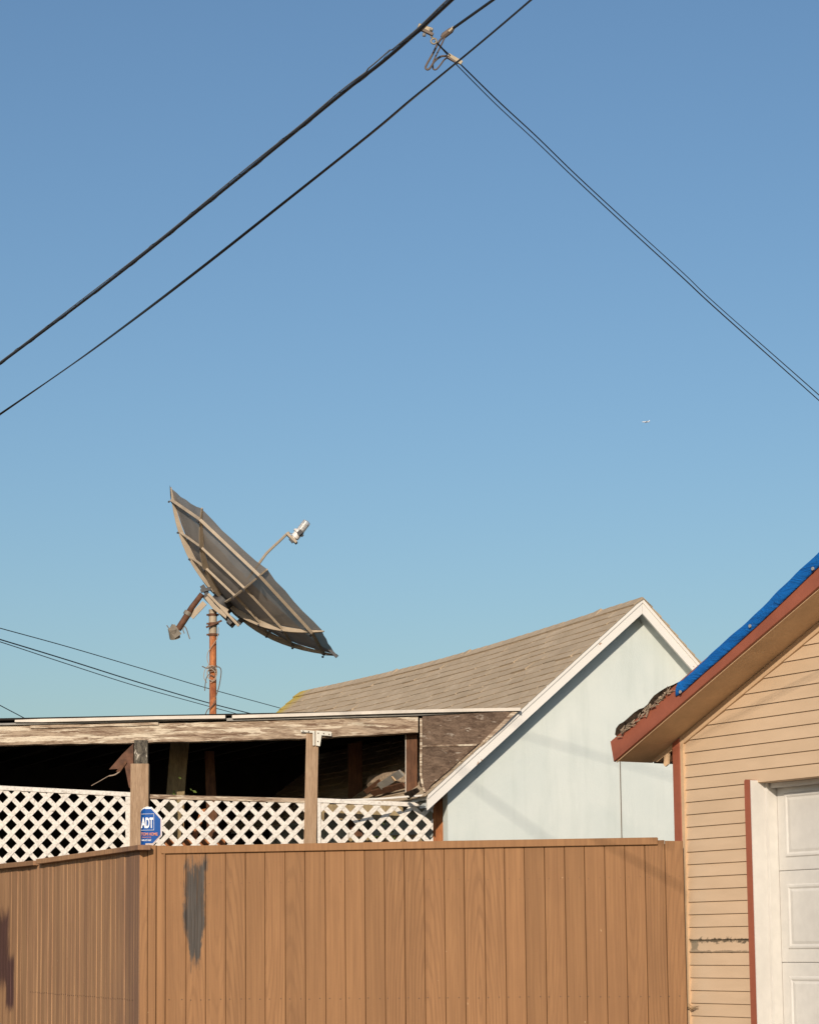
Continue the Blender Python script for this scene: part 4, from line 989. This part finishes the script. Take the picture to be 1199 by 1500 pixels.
c2 = spline(run([(-60, 647), (0, 607), (110, 531), (200, 465), (300, 388.5), (410, 301.5), (540, 198), (600, 147.5), (640, 115), (707.8, 59), (777, 0), (840, -55)], 1.6 + 4.65 * KC), 14)
b = MB(); b.ribbon(c2, .0098 * KC, .0055 * KC, .9, phase=.6); tag(b.build('utility_cable', M['cable']), 'twisted flat black cable running below and parallel to the thick lashed cable', 'cable', 'overhead utility cables')
# a further cable span crosses the alley above the viewpoint; its soft shadow lies on the pale house wall
for (pa, pb, rad, zc_, lab) in (((760, 1075), (990, 1140), .0065, 7.9, 'cable high above the alley casting the upper faint shadow on the blue wall'),
                                ((690, 1150), (800, 1230), .009, 8.3, 'cable high above the alley casting the lower faint shadow on the blue wall')):
    W = [hh(pa[0], pa[1], -OH), hh(pb[0], pb[1], -OH)]
    A_, B_ = [w_ + TO_SUN * ((zc_ - w_.z) / TO_SUN.z) for w_ in W]; d_ = (B_ - A_).normalized()
    tag(MB().tube([A_ - d_ * 14 + Z * .4, A_ - d_ * 6 + Z * .08, A_, B_, B_ + d_ * 6 + Z * .08, B_ + d_ * 14 + Z * .4], rad, 8).build('utility_cable', M['cable']), lab, 'cable', 'overhead utility cables')
c3 = spline([at(x, y, (12.2 - (x - 650) * .008) * KC) for x, y in ((664, 41), (690, 22.5), (723, -1), (780, -42))], 8)
tag(MB().tube(c3, .0082 * KC, 8).build('utility_cable', M['cable']), 'short black cable at the top edge ending in the upper clamp', 'cable', 'overhead utility cables')
def dy(x): return (12.3 + (x - 670) * .0055) * KC
def ribw(pts, lab, ph):
    P = spline([at(x, y, dy(x)) for x, y in pts], 12)
    return tag(MB().ribbon(P, .0041 * KC, .0029 * KC, .55, phase=ph).build('drop_wire', M['cable']), lab, 'wire', 'pair of drop wires falling to the right')
ribw([(674, 94), (728.8, 147.6), (784.9, 199.5), (843, 256), (920, 327.3), (1000, 400), (1049.6, 447), (1199, 579), (1280, 652)], 'upper thin wire of the pair falling to the right', 0.0)
ribw([(667.5, 94), (726.4, 153.2), (785, 207.5), (843, 263), (920, 334.5), (1000, 407.5), (1049.6, 453.6), (1199, 587), (1280, 660)], 'lower thin wire of the pair falling to the right', 1.4)
# hardware
def hp(x, y, d=0.0): return at(x, y, (12.0 + d) * KC)
span = thing('span_clamp', hp(622, 46), 'small metal clamp with hook under the thick lashed cable', 'clamp')
b = MB(); b.bar(hp(612, 38.5, -.03), hp(633, 46, -.03), .030 * KC, .03 * KC, V((0, 0, 1))); b.build('clamp_bar', M['clamp'], span, bevel=.002)
b = MB(); b.bar(hp(617, 43, -.045), hp(634, 51, -.045), .016 * KC, .02 * KC, V((0, 0, 1))); b.build('clamp_jaw', M['cable_brown'], span)
b = MB(); b.tube([hp(621, 49, -.05), hp(621, 53, -.05)], .010 * KC, 8); b.tube([hp(630, 42, -.05), hp(630.5, 45, -.05)], .007 * KC, 8); b.build('bolt', M['cable_grey'], span)
hk = spline([hp(630, 49, -.04), hp(631.5, 54, -.04), hp(634, 56, -.04), hp(638, 57.5, -.04), hp(639, 62, -.04), hp(635, 64.5, -.04), hp(631, 61.5, -.04), hp(632, 58, -.04), hp(636, 56, -.04)], 5)
MB().tube(hk, .0050 * KC, 7).build('hook', M['clamp'], span)
b = MB(); b.tube([hp(637, 61, -.04), hp(646, 70, 0), hp(655, 80, .1)], .0035 * KC, 6); b.tube([hp(638, 60, -.04), hp(648, 71, 0), hp(660, 82, .1)], .003 * KC, 6); tag(b.build('bail_wire', M['cable']), 'thin steel bail from the hook to the tan wedge clamp', 'wire')
sp_ = thing('cable_splice', hp(656, 47, .15), 'dark brown gripping sleeve at the end of the short top cable', 'splice')
b = MB(); b.tube([hp(664, 41, .17), hp(660, 44.5, .17), hp(650, 52, .17), hp(646.5, 55, .17)], [.009 * KC, .017 * KC, .018 * KC, .010 * KC], 8); b.build('sleeve', M['cable_brown'], sp_)
b = MB(); b.bar(hp(657, 46.5, .12), hp(664, 39.5, .12), .012 * KC, .01 * KC, V((0, -1, 0))); b.build('wedge', M['clamp'], sp_)
wd = thing('wedge_clamp', hp(665, 87, .1), 'tan wedge clamp holding the pair of drop wires', 'clamp')
b = MB(); b.bar(hp(656, 81.5, .1), hp(676, 92.5, .1), .026 * KC, .018 * KC, V((0, 0, 1)), .85); b.build('wedge_body', M['clamp'], wd)
b = MB(); b.bar(hp(654, 83, .09), hp(670, 93, .09), .012 * KC, .02 * KC, V((0, 0, 1)), .7); b.build('wedge_shell', M['cable_brown'], wd)
lpA = spline([hp(648, 55, .17), hp(642, 62, .1), hp(634, 78, .05), hp(626, 92, .02), (hp(623, 99, .02)), hp(626, 102, .02), hp(630, 99, .02), hp(636, 90, .05), hp(645, 83, .08), hp(654, 82, .1)], 8)
tag(MB().tube(lpA, .0062 * KC, 8).build('wire_loop', M['cable_brown']), 'larger brown cable loop hanging left between the clamps', 'wire loop', 'cable loops between the clamps')
lpB = spline([hp(651, 55, .17), hp(645, 68, .1), hp(638, 82, .05), hp(634, 92, .05), hp(634, 100, .05), hp(638, 102, .05), hp(644, 96, .05), hp(650, 88, .08), hp(656, 83.5, .1)], 8)
tag(MB().tube(lpB, .0048 * KC, 8).build('wire_loop', M['cable_brown']), 'smaller cable loop hanging right of the larger loop', 'wire loop', 'cable loops between the clamps')
# far wires, left
def far(pts, z, r, lab):
    P = spline(run(pts, z), 8); return tag(MB().tube(P, r, 5).build('far_wire', M['cable']), lab, 'wire', 'distant wires behind the shelter roof')
far([(-60, 903), (0, 920), (100, 947.5), (210, 980), (300, 1007), (415, 1038.5), (470, 1054)], 6.6, .0078, 'thin distant wire at left, topmost, passing behind the dish pole')
far([(-60, 919), (0, 936.5), (100, 967), (200, 998.5), (300, 1028), (372, 1046.5), (440, 1064)], 6.0, .0098, 'thicker middle wire of the three distant wires behind the dish pole')
far([(-60, 923), (0, 940), (100, 973), (200, 1005), (300, 1033), (350, 1046.5), (420, 1066)], 5.8, .0065, 'faint lowest wire just below the thicker distant wire')
far([(-60, 1001), (0, 1033), (38, 1053), (90, 1081)], 5.2, .0075, 'short stretch of wire in the sky at the far left above the shelter')

# ================================================================ distant airliner
DA = 9000.0; c0 = at(945, 618, DA); s_ = 1.0
air = thing('airliner', c0, 'tiny white airliner flying far away in the sky', 'airplane')
L2 = 16.0
b = MB(); xs = [-L2, -L2 + 2, -L2 + 5, L2 - 6, L2 - 1, L2]; b.tube([c0 + V((-x, 0, (.8 if x < -L2 + 5 else 0))) for x in xs][::-1], [.3, 1.5, 2.0, 2.0, 1.0, .4][::-1], 12); b.build('fuselage', M['plane'], air)
for sgn in (-1, 1):
    b = MB(); b.prism([c0 + V((4, 0, -.8)), c0 + V((-2, 0, -.8)), c0 + V((5, sgn * 15, 1)), c0 + V((7, sgn * 15, 1))], (0, 0, .5)); b.build('wing', M['plane'], air)
    b = MB(); b.tube([c0 + V((-1.5, sgn * 5.5, -1.8)), c0 + V((2.5, sgn * 5.5, -1.8))], 1.1, 10); b.build('engine', M['plane'], air)
    b = MB(); b.prism([c0 + V((15, 0, 1)), c0 + V((12, 0, 1)), c0 + V((15, sgn * 5.5, 1.4)), c0 + V((17, sgn * 5.5, 1.4))], (0, 0, .3)); b.build('tailplane', M['plane'], air)
b = MB(); b.prism([c0 + V((10, -.2, 1)), c0 + V((15, -.2, 1)), c0 + V((18, -.2, 7)), c0 + V((15.5, -.2, 7))], (0, .4, 0)); b.build('tail_fin', M['plane'], air)

# ================================================================ weeds behind the right lattice
def weed(x, y, off, n, lab):
    b = MB(); c0_ = ss_pt(x, y, off)
    for k in range(n):
        p = c0_ + V((random.uniform(-.10, .10), random.uniform(-.05, .05), random.uniform(-.12, .14))); a_ = V((random.uniform(-1, 1), random.uniform(-.6, .6), random.uniform(-.4, 1))).normalized(); s1_ = a_.cross(V((.3, -1, .2))).normalized()
        L_ = random.uniform(.03, .06); b.add([p, p + a_ * L_ * .5 + s1_ * L_ * .22, p + a_ * L_, p + a_ * L_ * .5 - s1_ * L_ * .22], [(0, 1, 2, 3)])
    o = thing('leafy_weed', V((c0_.x, c0_.y, 0)), lab, 'weed'); lf = b.build('leaves', M['leaf'], o); tag(lf, kind='stuff')
    MB().tube([V((c0_.x, c0_.y, 0)), c0_], .006, 5).build('stem', M['twig'], o)
weed(563, 1222, -.12, 26, 'green leafy weed behind the middle of the right lattice')
weed(269, 1163, -.70, 9, 'small green weed tip beside the tan leaning plank')
